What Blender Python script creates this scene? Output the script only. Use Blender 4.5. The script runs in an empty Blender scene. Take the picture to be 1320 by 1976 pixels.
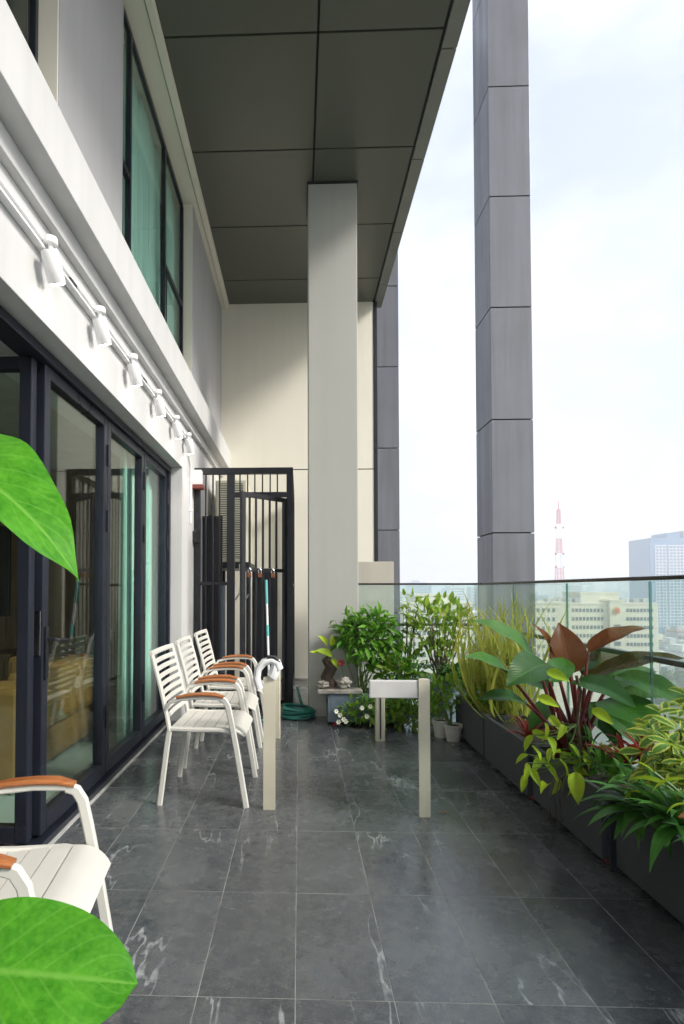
import bpy, bmesh, math, random
from mathutils import Vector, Matrix, Euler
R = math.radians
random.seed(7)
sc = bpy.context.scene
col = sc.collection
# ------------------------------------------------------------------ camera
CAMH = 1.243
cd = bpy.data.cameras.new('camera'); cam = bpy.data.objects.new('camera', cd); col.objects.link(cam)
cam.location = (0, 0, CAMH); PITCH = 1.5
cam.rotation_euler = (R(90 + PITCH), 0, R(2.0))
cd.sensor_width = 36; cd.sensor_fit = 'AUTO'; cd.lens = 1090 / 1976 * 36
cd.shift_x = (660 - 539) / 1976; cd.shift_y = (1138 - 1090 * math.tan(R(PITCH)) - 988) / 1976
cd.clip_start = 0.02; cd.clip_end = 30000
sc.camera = cam
# ------------------------------------------------------------------ sky and sun
SUN_EL, SUN_AZ = 36, 116          # azimuth clockwise from +Y (view direction) towards +X (railing side)
w = bpy.data.worlds.new('World'); sc.world = w; w.use_nodes = True
nt = w.node_tree; nt.nodes.clear()
out = nt.nodes.new('ShaderNodeOutputWorld'); bg = nt.nodes.new('ShaderNodeBackground')
sky = nt.nodes.new('ShaderNodeTexSky'); sky.sky_type = 'NISHITA'; sky.sun_disc = False
sky.sun_elevation = R(SUN_EL); sky.sun_rotation = R(SUN_AZ); sky.altitude = 60
sky.air_density = 1.0; sky.dust_density = 5.0; sky.ozone_density = 1.2
tc = nt.nodes.new('ShaderNodeTexCoord'); mp = nt.nodes.new('ShaderNodeMapping')
mp.inputs['Scale'].default_value = (1.0, 1.0, 2.2)
nz = nt.nodes.new('ShaderNodeTexNoise'); nz.inputs['Scale'].default_value = 2.4; nz.inputs['Detail'].default_value = 6; nz.inputs['Roughness'].default_value = .55
cr = nt.nodes.new('ShaderNodeMapRange'); cr.inputs[1].default_value = .38; cr.inputs[2].default_value = .66; cr.inputs[3].default_value = .5; cr.inputs[4].default_value = .95
mx = nt.nodes.new('ShaderNodeMix'); mx.data_type = 'RGBA'
mx.inputs[7].default_value = (4.3, 4.5, 5.0, 1)
nt.links.new(tc.outputs['Generated'], mp.inputs['Vector']); nt.links.new(mp.outputs['Vector'], nz.inputs['Vector'])
nt.links.new(nz.outputs['Fac'], cr.inputs[0]); nt.links.new(cr.outputs[0], mx.inputs[0])
nt.links.new(sky.outputs['Color'], mx.inputs[6]); nt.links.new(mx.outputs[2], bg.inputs['Color'])
nt.links.new(bg.outputs['Background'], out.inputs['Surface'])
bg.inputs['Strength'].default_value = 0.08
sd = bpy.data.lights.new('sun', 'SUN'); sun = bpy.data.objects.new('sun', sd); col.objects.link(sun)
sd.energy = 1.2; sd.angle = R(14); sd.color = (1, .97, .91)
el, az = R(SUN_EL), R(SUN_AZ)
sdir = Vector((math.sin(az) * math.cos(el), math.cos(az) * math.cos(el), math.sin(el)))
sun.rotation_euler = sdir.to_track_quat('Z', 'Y').to_euler()
sc.view_settings.view_transform = 'Standard'; sc.view_settings.look = 'None'
sc.view_settings.exposure = 1.8; sc.view_settings.gamma = 1.0; sc.view_settings.use_curve_mapping = False
sc.cycles.use_denoising = True; sc.cycles.use_adaptive_sampling = True; sc.cycles.adaptive_threshold = .02
sc.cycles.max_bounces = 8; sc.cycles.diffuse_bounces = 4; sc.cycles.transparent_max_bounces = 24
sc.cycles.volume_bounces = 1; sc.cycles.sample_clamp_indirect = 6
# ------------------------------------------------------------------ materials
M = {}
class NT:
    def __init__(s, name):
        s.m = bpy.data.materials.new(name); s.m.use_nodes = True; s.t = s.m.node_tree
        s.p = s.t.nodes['Principled BSDF']; s.o = s.t.nodes['Material Output']; M[name] = s.m
    def n(s, typ, **kw):
        x = s.t.nodes.new('ShaderNode' + typ)
        for k, v in kw.items():
            if k[0] == '_': setattr(x, k[1:], v)
            else: x.inputs[k.replace('__', ' ')].default_value = v
        return x
    def l(s, a, b): s.t.links.new(a, b)
    def math(s, op, a, b=None, c=None):
        x = s.t.nodes.new('ShaderNodeMath'); x.operation = op
        for i, v in enumerate((a, b, c)):
            if v is None: continue
            if isinstance(v, (int, float)): x.inputs[i].default_value = v
            else: s.l(v, x.inputs[i])
        return x.outputs[0]
    def rng(s, v, a, b, c, d):
        x = s.t.nodes.new('ShaderNodeMapRange'); s.l(v, x.inputs[0])
        for i, q in enumerate((a, b, c, d)): x.inputs[i + 1].default_value = q
        return x.outputs[0]
    def mix(s, f, a, b):
        x = s.t.nodes.new('ShaderNodeMix'); x.data_type = 'RGBA'
        for i, v in ((0, f), (6, a), (7, b)):
            if isinstance(v, (int, float)): x.inputs[i].default_value = v
            elif isinstance(v, tuple): x.inputs[i].default_value = (*v, 1)
            else: s.l(v, x.inputs[i])
        return x.outputs[2]
    def coords(s, rand=True):
        tc = s.n('TexCoord')
        if not rand: return tc.outputs['Object']
        oi = s.n('ObjectInfo'); a = s.n('VectorMath', _operation='ADD'); sc_ = s.n('VectorMath', _operation='SCALE')
        cb = s.n('CombineXYZ'); s.l(oi.outputs['Random'], cb.inputs[0]); s.l(oi.outputs['Random'], cb.inputs[1]); s.l(oi.outputs['Random'], cb.inputs[2])
        s.l(cb.outputs[0], sc_.inputs[0]); sc_.inputs['Scale'].default_value = 61.7
        s.l(tc.outputs['Object'], a.inputs[0]); s.l(sc_.outputs[0], a.inputs[1])
        return a.outputs[0]
    def noise(s, vec, scale, detail=4, rough=.55, dist=0):
        x = s.n('TexNoise', Scale=scale, Detail=detail, Roughness=rough, Distortion=dist); s.l(vec, x.inputs['Vector']); return x.outputs['Fac']
    def bump(s, h, strength, dist):
        b = s.n('Bump', Strength=strength, Distance=dist); s.l(h, b.inputs['Height']); s.l(b.outputs[0], s.p.inputs['Normal'])

def simple(name, c, rough=.5, metal=0, var=.12, scale=6, bump=.0, spec=.5, fine=60, coat=0, rv=.07):
    s = NT(name); v = s.coords(); n1 = s.noise(v, scale, 5); n2 = s.noise(v, fine, 3)
    f = s.rng(n1, .3, .7, 0, 1)
    a = tuple(max(0, x * (1 - var)) for x in c); b = tuple(min(1, x * (1 + var)) for x in c)
    cc = s.mix(f, a, b); s.l(cc, s.p.inputs['Base Color'])
    s.l(s.rng(n1, .3, .7, max(.02, rough - rv), min(1, rough + rv)), s.p.inputs['Roughness'])
    s.p.inputs['Metallic'].default_value = metal; s.p.inputs['Specular IOR Level'].default_value = spec
    s.p.inputs['Coat Weight'].default_value = coat
    if bump: s.bump(n2, bump, .004)
    return s

def streaked(name, c, rough, amt=.3, metal=0):
    "plaster or metal cladding with vertical rain streaks and blotches"
    s = NT(name); v = s.coords()
    mp = s.n('Mapping', Scale=(5, 5, .28)); s.l(v, mp.inputs['Vector'])
    st = s.noise(mp.outputs[0], 1.6, 5, .5); bl = s.noise(v, 1.3, 5); fi = s.noise(v, 90, 2)
    f = s.math('ADD', s.math('MULTIPLY', s.rng(st, .42, .72, 0, 1), .6), s.math('MULTIPLY', s.rng(bl, .35, .7, 0, 1), .4))
    cc = s.mix(f, c, tuple(x * (1 - amt) for x in c)); s.l(cc, s.p.inputs['Base Color'])
    s.l(s.rng(f, 0, 1, rough, min(1, rough + .18)), s.p.inputs['Roughness']); s.p.inputs['Metallic'].default_value = metal
    s.bump(fi, .12, .002)

# slate floor tile with pale veins
s = NT('slate'); v = s.coords()
n1 = s.noise(v, 3.2, 8, .68, .25); n2 = s.noise(v, 24, 5, .65); n3 = s.noise(v, 130, 2)
base = s.mix(s.rng(n1, .32, .68, 0, 1), (.046, .053, .062), (.128, .138, .148))
oi = s.n('ObjectInfo'); base = s.mix(s.math('MULTIPLY', oi.outputs['Random'], .45), base, (.05, .056, .064)); base = s.mix(s.rng(n2, .42, .72, 0, .55), base, (.18, .18, .17))
mpv = s.n('Mapping', Scale=(1.5, .30, 1), Rotation=(0, 0, .45)); s.l(v, mpv.inputs['Vector'])
vn = s.noise(mpv.outputs[0], 2.3, 5, .5, .12); ridge = s.math('ABSOLUTE', s.math('SUBTRACT', vn, .5))
vm = s.rng(ridge, .001, .007, 1, 0); gate = s.rng(s.noise(v, 1.5, 2), .50, .60, 0, 1)
vein = s.math('MULTIPLY', s.math('MULTIPLY', vm, gate), s.rng(n2, .35, .6, .3, 1))
base = s.mix(s.rng(n3, .35, .65, .35, 0), base, (.012, .014, .016)); base = s.mix(s.math('MULTIPLY', vein, .62), base, (.5, .52, .53)); s.l(base, s.p.inputs['Base Color'])
s.l(s.rng(n1, .3, .7, .18, .33), s.p.inputs['Roughness']); s.p.inputs['Specular IOR Level'].default_value = .85
s.bump(s.math('ADD', s.math('MULTIPLY', n1, .7), s.math('MULTIPLY', n3, .3)), .12, .004)
simple('grout', (.27, .265, .25), .85, var=.55, bump=.2)
simple('sealant', (.38, .38, .37), .7, var=.3)
streaked('white_wall', (.58, .58, .578), .7, .13)
streaked('cream_wall', (.80, .77, .66), .75, .05)
streaked('grey_wall', (.42, .42, .43), .75, .08)
streaked('column_grey', (.42, .42, .39), .75, .07)
streaked('beige_block', (.50, .47, .40), .8, .15)
streaked('cladding', (.20, .205, .225), .30, .34, .35)
simple('soffit_metal', (.085, .09, .068), .34, .0, .03, 1.2, rv=.012)
simple('soffit_gap', (.012, .012, .012), .8)
simple('fascia', (.20, .205, .18), .35, .2, .08)
simple('door_frame', (.018, .022, .034), .34, .35, .15, 3)
simple('black_metal', (.012, .013, .018), .40, .2, .2, 8, .05)
simple('rail_metal', (.06, .055, .05), .32, .8, .2)
simple('chrome', (.6, .6, .6), .2, 1, .05)
simple('rust', (.20, .07, .03), .8, 0, .4, 30, .3)
simple('chair_white', (.58, .57, .525), .42, 0, .04, 5, .02)
simple('white_plastic', (.80, .80, .80), .3, 0, .03)
simple('lamp_white', (.82, .82, .82), .35, 0, .03)
simple('table_cream', (.58, .54, .42), .42, 0, .06, 4, .02)
simple('apron_white', (.60, .59, .57), .5, 0, .08, 6, .03)
simple('ac_beige', (.60, .58, .47), .5, 0, .05)
simple('ac_dark', (.03, .03, .03), .7)
simple('red_plastic', (.42, .03, .035), .45, 0, .2)
simple('brick_red', (.23, .05, .035), .6, 0, .2)
simple('hose_teal', (.015, .16, .12), .38, 0, .2)
simple('mop_teal', (.10, .42, .42), .4)
simple('planter_grey', (.06, .064, .072), .62, 0, .12, 5, .12)
simple('planter_blue', (.12, .16, .20), .6, 0, .15, 5, .12)
simple('planter_post', (.018, .020, .030), .5)
simple('soil', (.03, .02, .014), .95, 0, .4, 20, .6)
simple('pot_white', (.60, .58, .52), .6, 0, .22, 9, .06)
simple('pot_blue', (.17, .21, .26), .5, 0, .12)
simple('rock', (.30, .28, .25), .85, 0, .5, 14, .6)
simple('dark_wood', (.045, .028, .02), .8, 0, .4, 20, .5)
simple('bark', (.12, .085, .05), .85, 0, .35, 30, .5)
simple('stem_green', (.10, .16, .035), .55, 0, .25, 20)
simple('petiole_red', (.16, .018, .022), .4, 0, .4, 14)
simple('flower_white', (.75, .74, .58), .6)
simple('flower_pink', (.6, .05, .14), .6)
simple('interior_wall', (.42, .40, .36), .8)
simple('interior_floor', (.36, .40, .37), .35, 0, .1, 2)
simple('tv_black', (.008, .008, .009), .2)
simple('sofa_tan', (.23, .125, .035), .45, 0, .12, 10, .08)
simple('mat_black', (.02, .02, .02), .9, 0, .4, 80, .5)
simple('far_cream', (.66, .60, .47), .8, 0, .06, .1)
simple('far_white', (.66, .65, .62), .8, 0, .15, .08)
simple('far_grey', (.40, .40, .40), .8, 0, .2, .05)
simple('far_roof', (.36, .17, .11), .8, 0, .2, .2)
simple('far_window', (.10, .12, .14), .3, 0, .3)
simple('far_blue', (.07, .20, .36), .35, 0, .1, .05)
simple('far_slab', (.55, .62, .68), .6, 0, .1)
simple('tower_red', (.55, .06, .05), .6)
simple('tower_white', (.8, .8, .8), .6)
simple('emblem_gold', (.62, .36, .10), .5)
simple('emblem_red', (.55, .06, .04), .5)
s = NT('city_ground'); v = s.coords(False)
n1 = s.noise(v, .012, 6); n2 = s.noise(v, .09, 4)
cc = s.mix(s.rng(n1, .42, .58, 0, 1), (.05, .08, .03), (.24, .23, .21)); cc = s.mix(s.rng(n2, .4, .6, 0, .5), cc, (.12, .13, .10))
s.l(cc, s.p.inputs['Base Color']); s.p.inputs['Roughness'].default_value = .9

def wood(name, c1, c2, scale, rough, axis=(1, 12, 12)):
    s = NT(name); v = s.coords(); mp = s.n('Mapping', Scale=axis); s.l(v, mp.inputs['Vector'])
    n = s.noise(mp.outputs[0], scale, 6, .6, .8); cc = s.mix(s.rng(n, .3, .7, 0, 1), c1, c2)
    s.l(cc, s.p.inputs['Base Color']); s.p.inputs['Roughness'].default_value = rough; s.bump(n, .1, .001)
wood('teak', (.24, .075, .022), (.46, .17, .055), 6, .38)
wood('wall_wood', (.16, .085, .035), (.28, .16, .07), 4, .5, (10, 10, .6))

def glass(name, tint, gloss=(.95, .97, .97), f0=.04, boost=1.0, haze=0.0):
    s = NT(name); s.t.nodes.remove(s.p)
    lw = s.n('LayerWeight', Blend=.5); tr = s.n('BsdfTransparent', Color=(*tint, 1)); gl = s.n('BsdfGlossy', Color=(*gloss, 1), Roughness=.004)
    v = s.coords(); nn = s.noise(v, 1.1, 2); b = s.n('Bump', Strength=.02, Distance=.01); s.l(nn, b.inputs['Height']); s.l(b.outputs[0], gl.inputs['Normal'])
    f = s.math('MINIMUM', s.math('MULTIPLY', s.math('ADD', s.math('MULTIPLY', s.math('POWER', lw.outputs['Facing'], 4.5), 1 - f0), f0), boost), 1.0)
    mx = s.n('MixShader'); s.l(f, mx.inputs[0]); s.l(tr.outputs[0], mx.inputs[1]); s.l(gl.outputs[0], mx.inputs[2])
    last = mx.outputs[0]
    if haze:
        df = s.n('BsdfDiffuse', Color=(.75, .8, .78, 1)); sp = s.noise(v, 9, 6, .6); m2 = s.n('MixShader')
        s.l(s.rng(sp, .3, .8, haze * .4, haze * 1.6), m2.inputs[0]); s.l(last, m2.inputs[1]); s.l(df.outputs[0], m2.inputs[2]); last = m2.outputs[0]
    s.l(last, s.o.inputs['Surface'])
glass('door_glass', (.88, .95, .92), f0=.05, boost=.75)
glass('window_glass', (.94, .985, .97), f0=.04, boost=.35)
glass('rail_glass', (.87, .945, .93), f0=.04, boost=.8, haze=.03)
glass('glass_edge', (.25, .55, .50), f0=.1)

def curtain(name, c):
    s = NT(name); v = s.coords(); mp = s.n('Mapping', Scale=(60, 60, .5)); s.l(v, mp.inputs['Vector'])
    n = s.noise(mp.outputs[0], 3, 3); cc = s.mix(n, tuple(x * .85 for x in c), c); s.l(cc, s.p.inputs['Base Color']); s.p.inputs['Roughness'].default_value = .9
    tl = s.n('BsdfTranslucent'); s.l(cc, tl.inputs['Color']); m = s.n('MixShader', Fac=.2)
    s.l(s.p.outputs[0], m.inputs[1]); s.l(tl.outputs[0], m.inputs[2]); s.l(m.outputs[0], s.o.inputs['Surface'])
curtain('mint_curtain', (.66, .96, .87))

def leafmat(name, c1, c2, vein=(.3, .4, .12), rough=.38, trans=.35, ribs=9, ribamt=.35, tcol=None, patch=None, under=None):
    s = NT(name); v = s.coords(); uv = s.n('UVMap'); sp = s.n('SeparateXYZ'); s.l(uv.outputs[0], sp.inputs[0])
    oi = s.n('ObjectInfo'); n = s.noise(v, 9, 4); n2 = s.noise(v, 45, 3)
    f = s.math('ADD', s.math('MULTIPLY', oi.outputs['Random'], .65), s.math('MULTIPLY', s.rng(n, .3, .7, 0, 1), .35))
    if name == 'leaf_near': f = s.math('ADD', s.rng(n, .3, .7, .1, .7), s.rng(n2, .35, .65, -.15, .25))
    cc = s.mix(f, c1, c2)
    au = s.math('ABSOLUTE', s.math('SUBTRACT', sp.outputs[0], .5))
    if patch:      # variegation with a shape of its own along the leaf edge
        pm = s.rng(s.math('ADD', au, s.math('MULTIPLY', s.math('SUBTRACT', n, .5), .5)), .25, .33, 0, 1); cc = s.mix(pm, cc, patch)
    ph = s.math('SUBTRACT', s.math('MULTIPLY', sp.outputs[1], ribs), s.math('MULTIPLY', au, ribs * .55))
    wv = s.math('ABSOLUTE', s.math('SUBTRACT', s.math('FRACT', ph), .5))
    side = s.rng(wv, 0, .10, 1, 0); mid = s.rng(au, .008, .035, 1, 0)
    vv = s.math('MAXIMUM', s.math('MULTIPLY', side, ribamt), s.math('MULTIPLY', mid, .8))
    cc = s.mix(vv, cc, vein); 
    if under:
        g = s.n('NewGeometry'); cc = s.mix(g.outputs['Backfacing'], cc, under)
    s.l(cc, s.p.inputs['Base Color']); s.p.inputs['Specular IOR Level'].default_value = .28
    s.l(s.rng(n2, .3, .7, rough - .06, rough + .1), s.p.inputs['Roughness'])
    s.bump(s.math('ADD', s.math('MULTIPLY', wv, 1.0), s.math('MULTIPLY', n2, .25)), .35, .004)
    tl = s.n('BsdfTranslucent'); m = s.n('MixShader', Fac=trans); tcv = s.mix(.75, cc, tcol or c2); s.l(tcv, tl.inputs['Color'])
    s.l(s.p.outputs[0], m.inputs[1]); s.l(tl.outputs[0], m.inputs[2]); s.l(m.outputs[0], s.o.inputs['Surface'])
leafmat('leaf_near', (.03, .22, .008), (.13, .46, .03), (.20, .50, .07), .5, .45, 9, .35, (.20, .60, .04))
leafmat('leaf_philodendron', (.010, .058, .005), (.045, .15, .009), (.06, .15, .03), .36, .15, 16, .25, (.06, .22, .02))
leafmat('leaf_bronze', (.11, .026, .008), (.20, .070, .014), (.20, .08, .03), .30, .22, 16, .25, (.30, .11, .02))
leafmat('leaf_olive', (.045, .045, .012), (.09, .060, .014), (.13, .09, .03), .28, .18, 16, .3, (.20, .14, .02))
leafmat('leaf_lime', (.25, .45, .012), (.56, .70, .03), (.50, .58, .12), .42, .38, 7, .2, (.45, .55, .05))
leafmat('leaf_bush', (.040, .17, .012), (.19, .42, .03), (.14, .30, .05), .34, .32, 8, .2, (.20, .45, .03))
leafmat('leaf_citrus', (.10, .24, .02), (.32, .47, .045), (.26, .36, .10), .40, .42, 7, .2, (.40, .55, .08))
leafmat('leaf_grass', (.16, .26, .03), (.48, .42, .07), (.46, .44, .14), .5, .42, 1, .1, (.55, .55, .10))
leafmat('leaf_varieg', (.045, .15, .016), (.09, .24, .02), (.22, .28, .06), .38, .3, 5, .15, (.5, .58, .05), (.55, .56, .10))
leafmat('leaf_strap', (.022, .11, .014), (.07, .22, .025), (.16, .26, .10), .34, .2, 1, .1, (.1, .25, .04))
leafmat('leaf_broad', (.09, .28, .08), (.15, .38, .11), (.24, .38, .20), .36, .3, 14, .35, (.2, .4, .1))
leafmat('leaf_red', (.18, .018, .016), (.42, .05, .035), (.5, .14, .10), .36, .3, 1, .1, (.6, .1, .06))
leafmat('leaf_dead', (.20, .075, .02), (.30, .12, .03), (.34, .16, .06), .6, .2, 6, .3)
leafmat('leaf_far', (.03, .07, .018), (.06, .12, .025), (.06, .1, .03), .6, .1, 1, 0)
# ------------------------------------------------------------------ geometry helpers
class MB:
    def __init__(s): s.v = []; s.f = []
    def box(s, x0, x1, y0, y1, z0, z1):
        b = len(s.v); s.v += [(x, y, z) for z in (z0, z1) for y in (y0, y1) for x in (x0, x1)]
        s.f += [tuple(b + i for i in q) for q in ((0, 2, 3, 1), (4, 5, 7, 6), (0, 1, 5, 4), (2, 6, 7, 3), (0, 4, 6, 2), (1, 3, 7, 5))]; return s
    def sweep(s, path, prof, side=None, scales=None, caps=True):
        path = [Vector(p) for p in path]; n = len(path); k = len(prof); b = len(s.v); prev = None
        for i, p in enumerate(path):
            t = (path[min(i + 1, n - 1)] - path[max(i - 1, 0)]).normalized()
            if side is not None: u = Vector(side)
            elif prev is not None: u = prev
            else: u = Vector((0, 1, 0)) if abs(t.y) < .9 else Vector((1, 0, 0))
            u = (u - t * u.dot(t)).normalized(); prev = u; w_ = t.cross(u); q = scales[i] if scales else 1
            for a, c in prof: s.v.append(tuple(p + u * a * q + w_ * c * q))
        for i in range(n - 1):
            for j in range(k):
                j2 = (j + 1) % k; s.f.append((b + i * k + j, b + i * k + j2, b + (i + 1) * k + j2, b + (i + 1) * k + j))
        if caps: s.f.append(tuple(b + j for j in range(k))[::-1]); s.f.append(tuple(b + (n - 1) * k + j for j in range(k)))
        return s
    def tube(s, path, r, n=8, scales=None): return s.sweep(path, circ(r, n), None, scales)
    def lathe(s, prof, c=(0, 0, 0), n=20):
        b = len(s.v); k = len(prof)
        for i in range(n):
            a = 2 * math.pi * i / n
            for r, z in prof: s.v.append((c[0] + r * math.cos(a), c[1] + r * math.sin(a), c[2] + z))
        for i in range(n):
            i2 = (i + 1) % n
            for j in range(k - 1): s.f.append((b + i * k + j, b + i2 * k + j, b + i2 * k + j + 1, b + i * k + j + 1))
        return s
def circ(r, n=8): return [(r * math.cos(2 * math.pi * i / n), r * math.sin(2 * math.pi * i / n)) for i in range(n)]
def rrect(a, b, c=.3):
    c = min(a, b) * c; return [(a, b - c), (a - c, b), (-a + c, b), (-a, b - c), (-a, -b + c), (-a + c, -b), (a - c, -b), (a, -b + c)]
W = {}
def mesh_of(name, mb, mat, smooth=False, bevel=0, center=True):
    v = [Vector(p) for p in mb.v]; c = Vector((0, 0, 0))
    if center:
        c = Vector([(min(p[i] for p in v) + max(p[i] for p in v)) / 2 for i in range(3)])
    me = bpy.data.meshes.new(name); me.from_pydata([tuple(p - c) for p in v], [], mb.f)
    bm = bmesh.new(); bm.from_mesh(me); bmesh.ops.recalc_face_normals(bm, faces=bm.faces)
    if bevel: bmesh.ops.bevel(bm, geom=bm.edges[:], offset=bevel, segments=2, affect='EDGES', profile=.6)
    bm.to_mesh(me); bm.free()
    if smooth:
        for p in me.polygons: p.use_smooth = True
        try: me.set_sharp_from_angle(angle=R(40))
        except Exception: pass
    me.materials.append(M[mat]); return me, c
def link(name, me, wloc, parent=None):
    o = bpy.data.objects.new(name, me); col.objects.link(o); wloc = Vector(wloc)
    if parent is not None: o.parent = parent; o.location = wloc - W[parent.name]
    else: o.location = wloc
    W[o.name] = wloc; return o
def obj(name, mb, mat, parent=None, smooth=False, bevel=0):
    me, c = mesh_of(name, mb, mat, smooth, bevel); return link(name, me, c, parent)
def box(name, b, mat, parent=None, bevel=0): return obj(name, MB().box(*b), mat, parent, False, bevel)
def tag(o, label=None, cat=None, group=None, kind=None):
    for k, v in (('label', label), ('category', cat), ('group', group), ('kind', kind)):
        if v: o[k] = v
    return o
def thing(name, loc, label, cat, group=None):
    o = bpy.data.objects.new(name, None); col.objects.link(o); o.location = loc; o.empty_display_size = .1; W[o.name] = Vector(loc)
    return tag(o, label, cat, group)
def copy_tree(o, loc, rz, label, parent=None):
    c = o.copy(); col.objects.link(c)
    if parent is None: c.location = loc; c.rotation_euler = (0, 0, rz); c['label'] = label
    else: c.parent = parent
    for ch in o.children: copy_tree(ch, None, 0, None, c)
    return c
def at(px, py, Y):   # photograph pixel measured on the plane at distance Y
    return Vector(((px - 577) * Y / 1090, Y, CAMH - (py - 1138) * Y / 1090))
# ------------------------------------------------------------------ city ground and haze
HB = -60
g = obj('ground', MB().box(-6000, 6000, -6000, 9000, HB - 1, HB), 'city_ground'); tag(g, kind='structure')
# ------------------------------------------------------------------ terrace floor
DX, FX, EY = -1.24, -1.12, 8.0       # door line, facade face, end wall
fl = box('floor', (-1.50, 1.98, -2.6, 8.4, -.30, -.0010), 'grout'); tag(fl, kind='structure')
me, _ = mesh_of('tile', MB().box(-.1486, .1486, -.2986, .2986, -.012, 0), 'slate', bevel=.0009)
rows0 = 1355 / 774
for j in range(-7, 11):
    for i in range(-4, 7):
        x = -.0125 - .15 + i * .3; y = rows0 + .3 + j * .6
        if x < -1.13 or x > 1.8 or y > 8 or y < -2.4: continue
        o = link('tile', me, (x, y, -.006 - random.uniform(0, .0004)), fl); o.rotation_euler = (random.uniform(-.001, .001), random.uniform(-.001, .001), random.choice((0, math.pi)))
st = box('sealant_strip', (-1.224, -1.203, -2.3, 5.35, -.002, .004), 'sealant', fl)
ab = tag(box('apartment_tower', (-9, 1.9, -9, 10, HB, -.32), 'far_grey'), 'grey body of the apartment tower below the tiled terrace', 'building')
simple('tower_glazing', (.03, .05, .075), .18, 0, .2, .3)
up = thing('unseen_storeys', (-4, 0, CAMH + 4.6), 'unseen dark glazed storeys of the apartment tower, added above the terrace ceiling to block the sky', 'building')  # out of view, added to keep the left sky off pillars and terrace
for k in range(12): box('glazing', (-9, 1.06, -9, 8.3, 5.80 + k * 3.4, 8.85 + k * 3.4), 'tower_glazing', up); box('slab_edge', (-9, 1.12, -9, 8.34, 8.86 + k * 3.4, 9.19 + k * 3.4), 'cladding', up)
# ------------------------------------------------------------------ ceiling
CZ = CAMH + 4.11
cl = box('ceiling', (-1.45, 1.10, -2.6, 8.3, CZ + .022, CZ + .35), 'soffit_gap'); tag(cl, kind='structure')
L = 1.105; y0 = 1090 * 4.11 / 1101
ys = [y0 + k * L for k in range(-6, 4)] + [EY + .02]
for a, b in zip(ys, ys[1:]):
    for x0, x1 in ((-1.0, .135), (.155, 1.06)):
        box('ceiling_panel', (x0, x1, a + .009, b - .009, CZ, CZ + .02), 'soffit_metal', cl, .002)
    box('fascia_panel', (1.085, 1.20, a + .16, b + .15, CZ - .004, CZ + .40), 'fascia', cl, .003)
# ------------------------------------------------------------------ facade
fa = thing('apartment_facade', (FX, 3, 0), 'white and grey apartment facade with projecting band above the glass doors', 'facade')
box('wall', (-1.345, FX, 5.36, EY, 0, 2.416), 'white_wall', fa)
box('lintel', (-1.6, FX, -2.6, EY, 2.418, 2.853), 'white_wall', fa, .004)
box('moulding', (-1.6, -1.08, -2.6, EY, 2.855, 2.947), 'white_wall', fa, .003)
box('projecting_band', (-1.6, -.98, -2.6, EY, 2.949, 3.22), 'white_wall', fa, .005)
for a, b in ((2.52, 3.46), (5.80, EY)): tag(box('pier', (-1.255, -1.11, a, b, 3.222, 5.288), 'grey_wall', fa, .003), 'grey pier between the upper windows')
for y in (2.512, 5.792): box('reveal', (-1.255, -1.113, y - .006, y + .006, 3.222, 5.288), 'cream_wall', fa)
box('header', (-1.45, -1.06, -2.6, EY, 5.29, 5.35), 'cream_wall', fa, .003)
box('header_lip', (-1.052, -1.0, -2.6, EY, 5.275, 5.351), 'cream_wall', fa, .003)
def window(y0, y1, muls, transoms):
    wd = box('window', (-1.245, -1.225, y0, y1, 3.24, 3.27), 'door_frame', fa)
    def fr(*b): box('frame', b, 'door_frame', wd, .004)
    fr(-1.24, -1.205, y0, y1, 5.240, 5.285); fr(-1.25, -1.19, y0, y1, 3.225, 3.238)
    e = [y0] + muls + [y1]
    for q in e: fr(-1.242, -1.203, q - .02, q + .02, 3.239, 5.239)
    for i, (a, b) in enumerate(zip(e, e[1:])):
        tz = [4.19] if transoms[i] else []; zz = [3.27] + tz + [5.23]
        for t in tz: fr(-1.24, -1.205, a + .021, b - .021, t - .022, t + .022)
        for c, d in zip(zz, zz[1:]): box('pane', (-1.226, -1.218, a + .022, b - .022, c + .024, d - .024 + (.009 if d > 5 else 0)), 'window_glass', wd)
        if transoms[i]: fr(-1.204, -1.196, a + .03, a + .05, 3.28, 4.15)
window(3.46, 5.76, [3.94, 4.98], [1, 0, 1])
window(-.6, 2.50, [.6, 1.6], [1, 0, 1])
# rooms behind the glass
rm = box('room_shell', (-6.5, -6.4, -1.5, 6.4, 0, 5.3), 'interior_wall'); tag(rm, kind='structure')
for b, m in (((-6.4, -1.6, 6.3, 6.4, 0, 5.3), 'interior_wall'), ((-6.4, -1.6, -1.5, -1.4, 0, 5.3), 'interior_wall'), ((-6.4, -1.26, -1.4, 6.3, -.28, -.001), 'interior_floor'),
             ((-6.4, -1.62, -1.4, 6.3, 2.6, 3.2), 'interior_wall'), ((-6.4, -1.47, -1.4, 6.3, 5.31, 5.6), 'interior_wall')):
    box('wall_slab', b, m, rm)
tw = thing('wood_wall_panel', (-5.2, 6.2, 0), 'brown wood panelled wall at the end of the dark living room', 'wall panel')
for k in range(12): box('plank', (-6.38 + k * .39, -6.0 + k * .39, 6.2, 6.26, 0, 2.59), 'wall_wood', tw, .004)
t = thing('television', (-4.2, 6.1, .6), 'black flat television on the wood wall inside the living room', 'television')
box('screen', (-5.0, -3.2, 6.13, 6.17, .95, 1.95), 'tv_black', t, .006); box('bracket', (-4.3, -3.9, 6.17, 6.2, 1.2, 1.6), 'black_metal', t)
t = thing('media_cabinet', (-4.2, 6.0, 0), 'low wooden media cabinet under the television', 'cabinet')
box('body', (-5.3, -3.0, 5.75, 6.18, .1, .55), 'wall_wood', t, .005); box('top', (-5.34, -2.96, 5.72, 6.19, .552, .58), 'wall_wood', t, .003)
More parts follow.
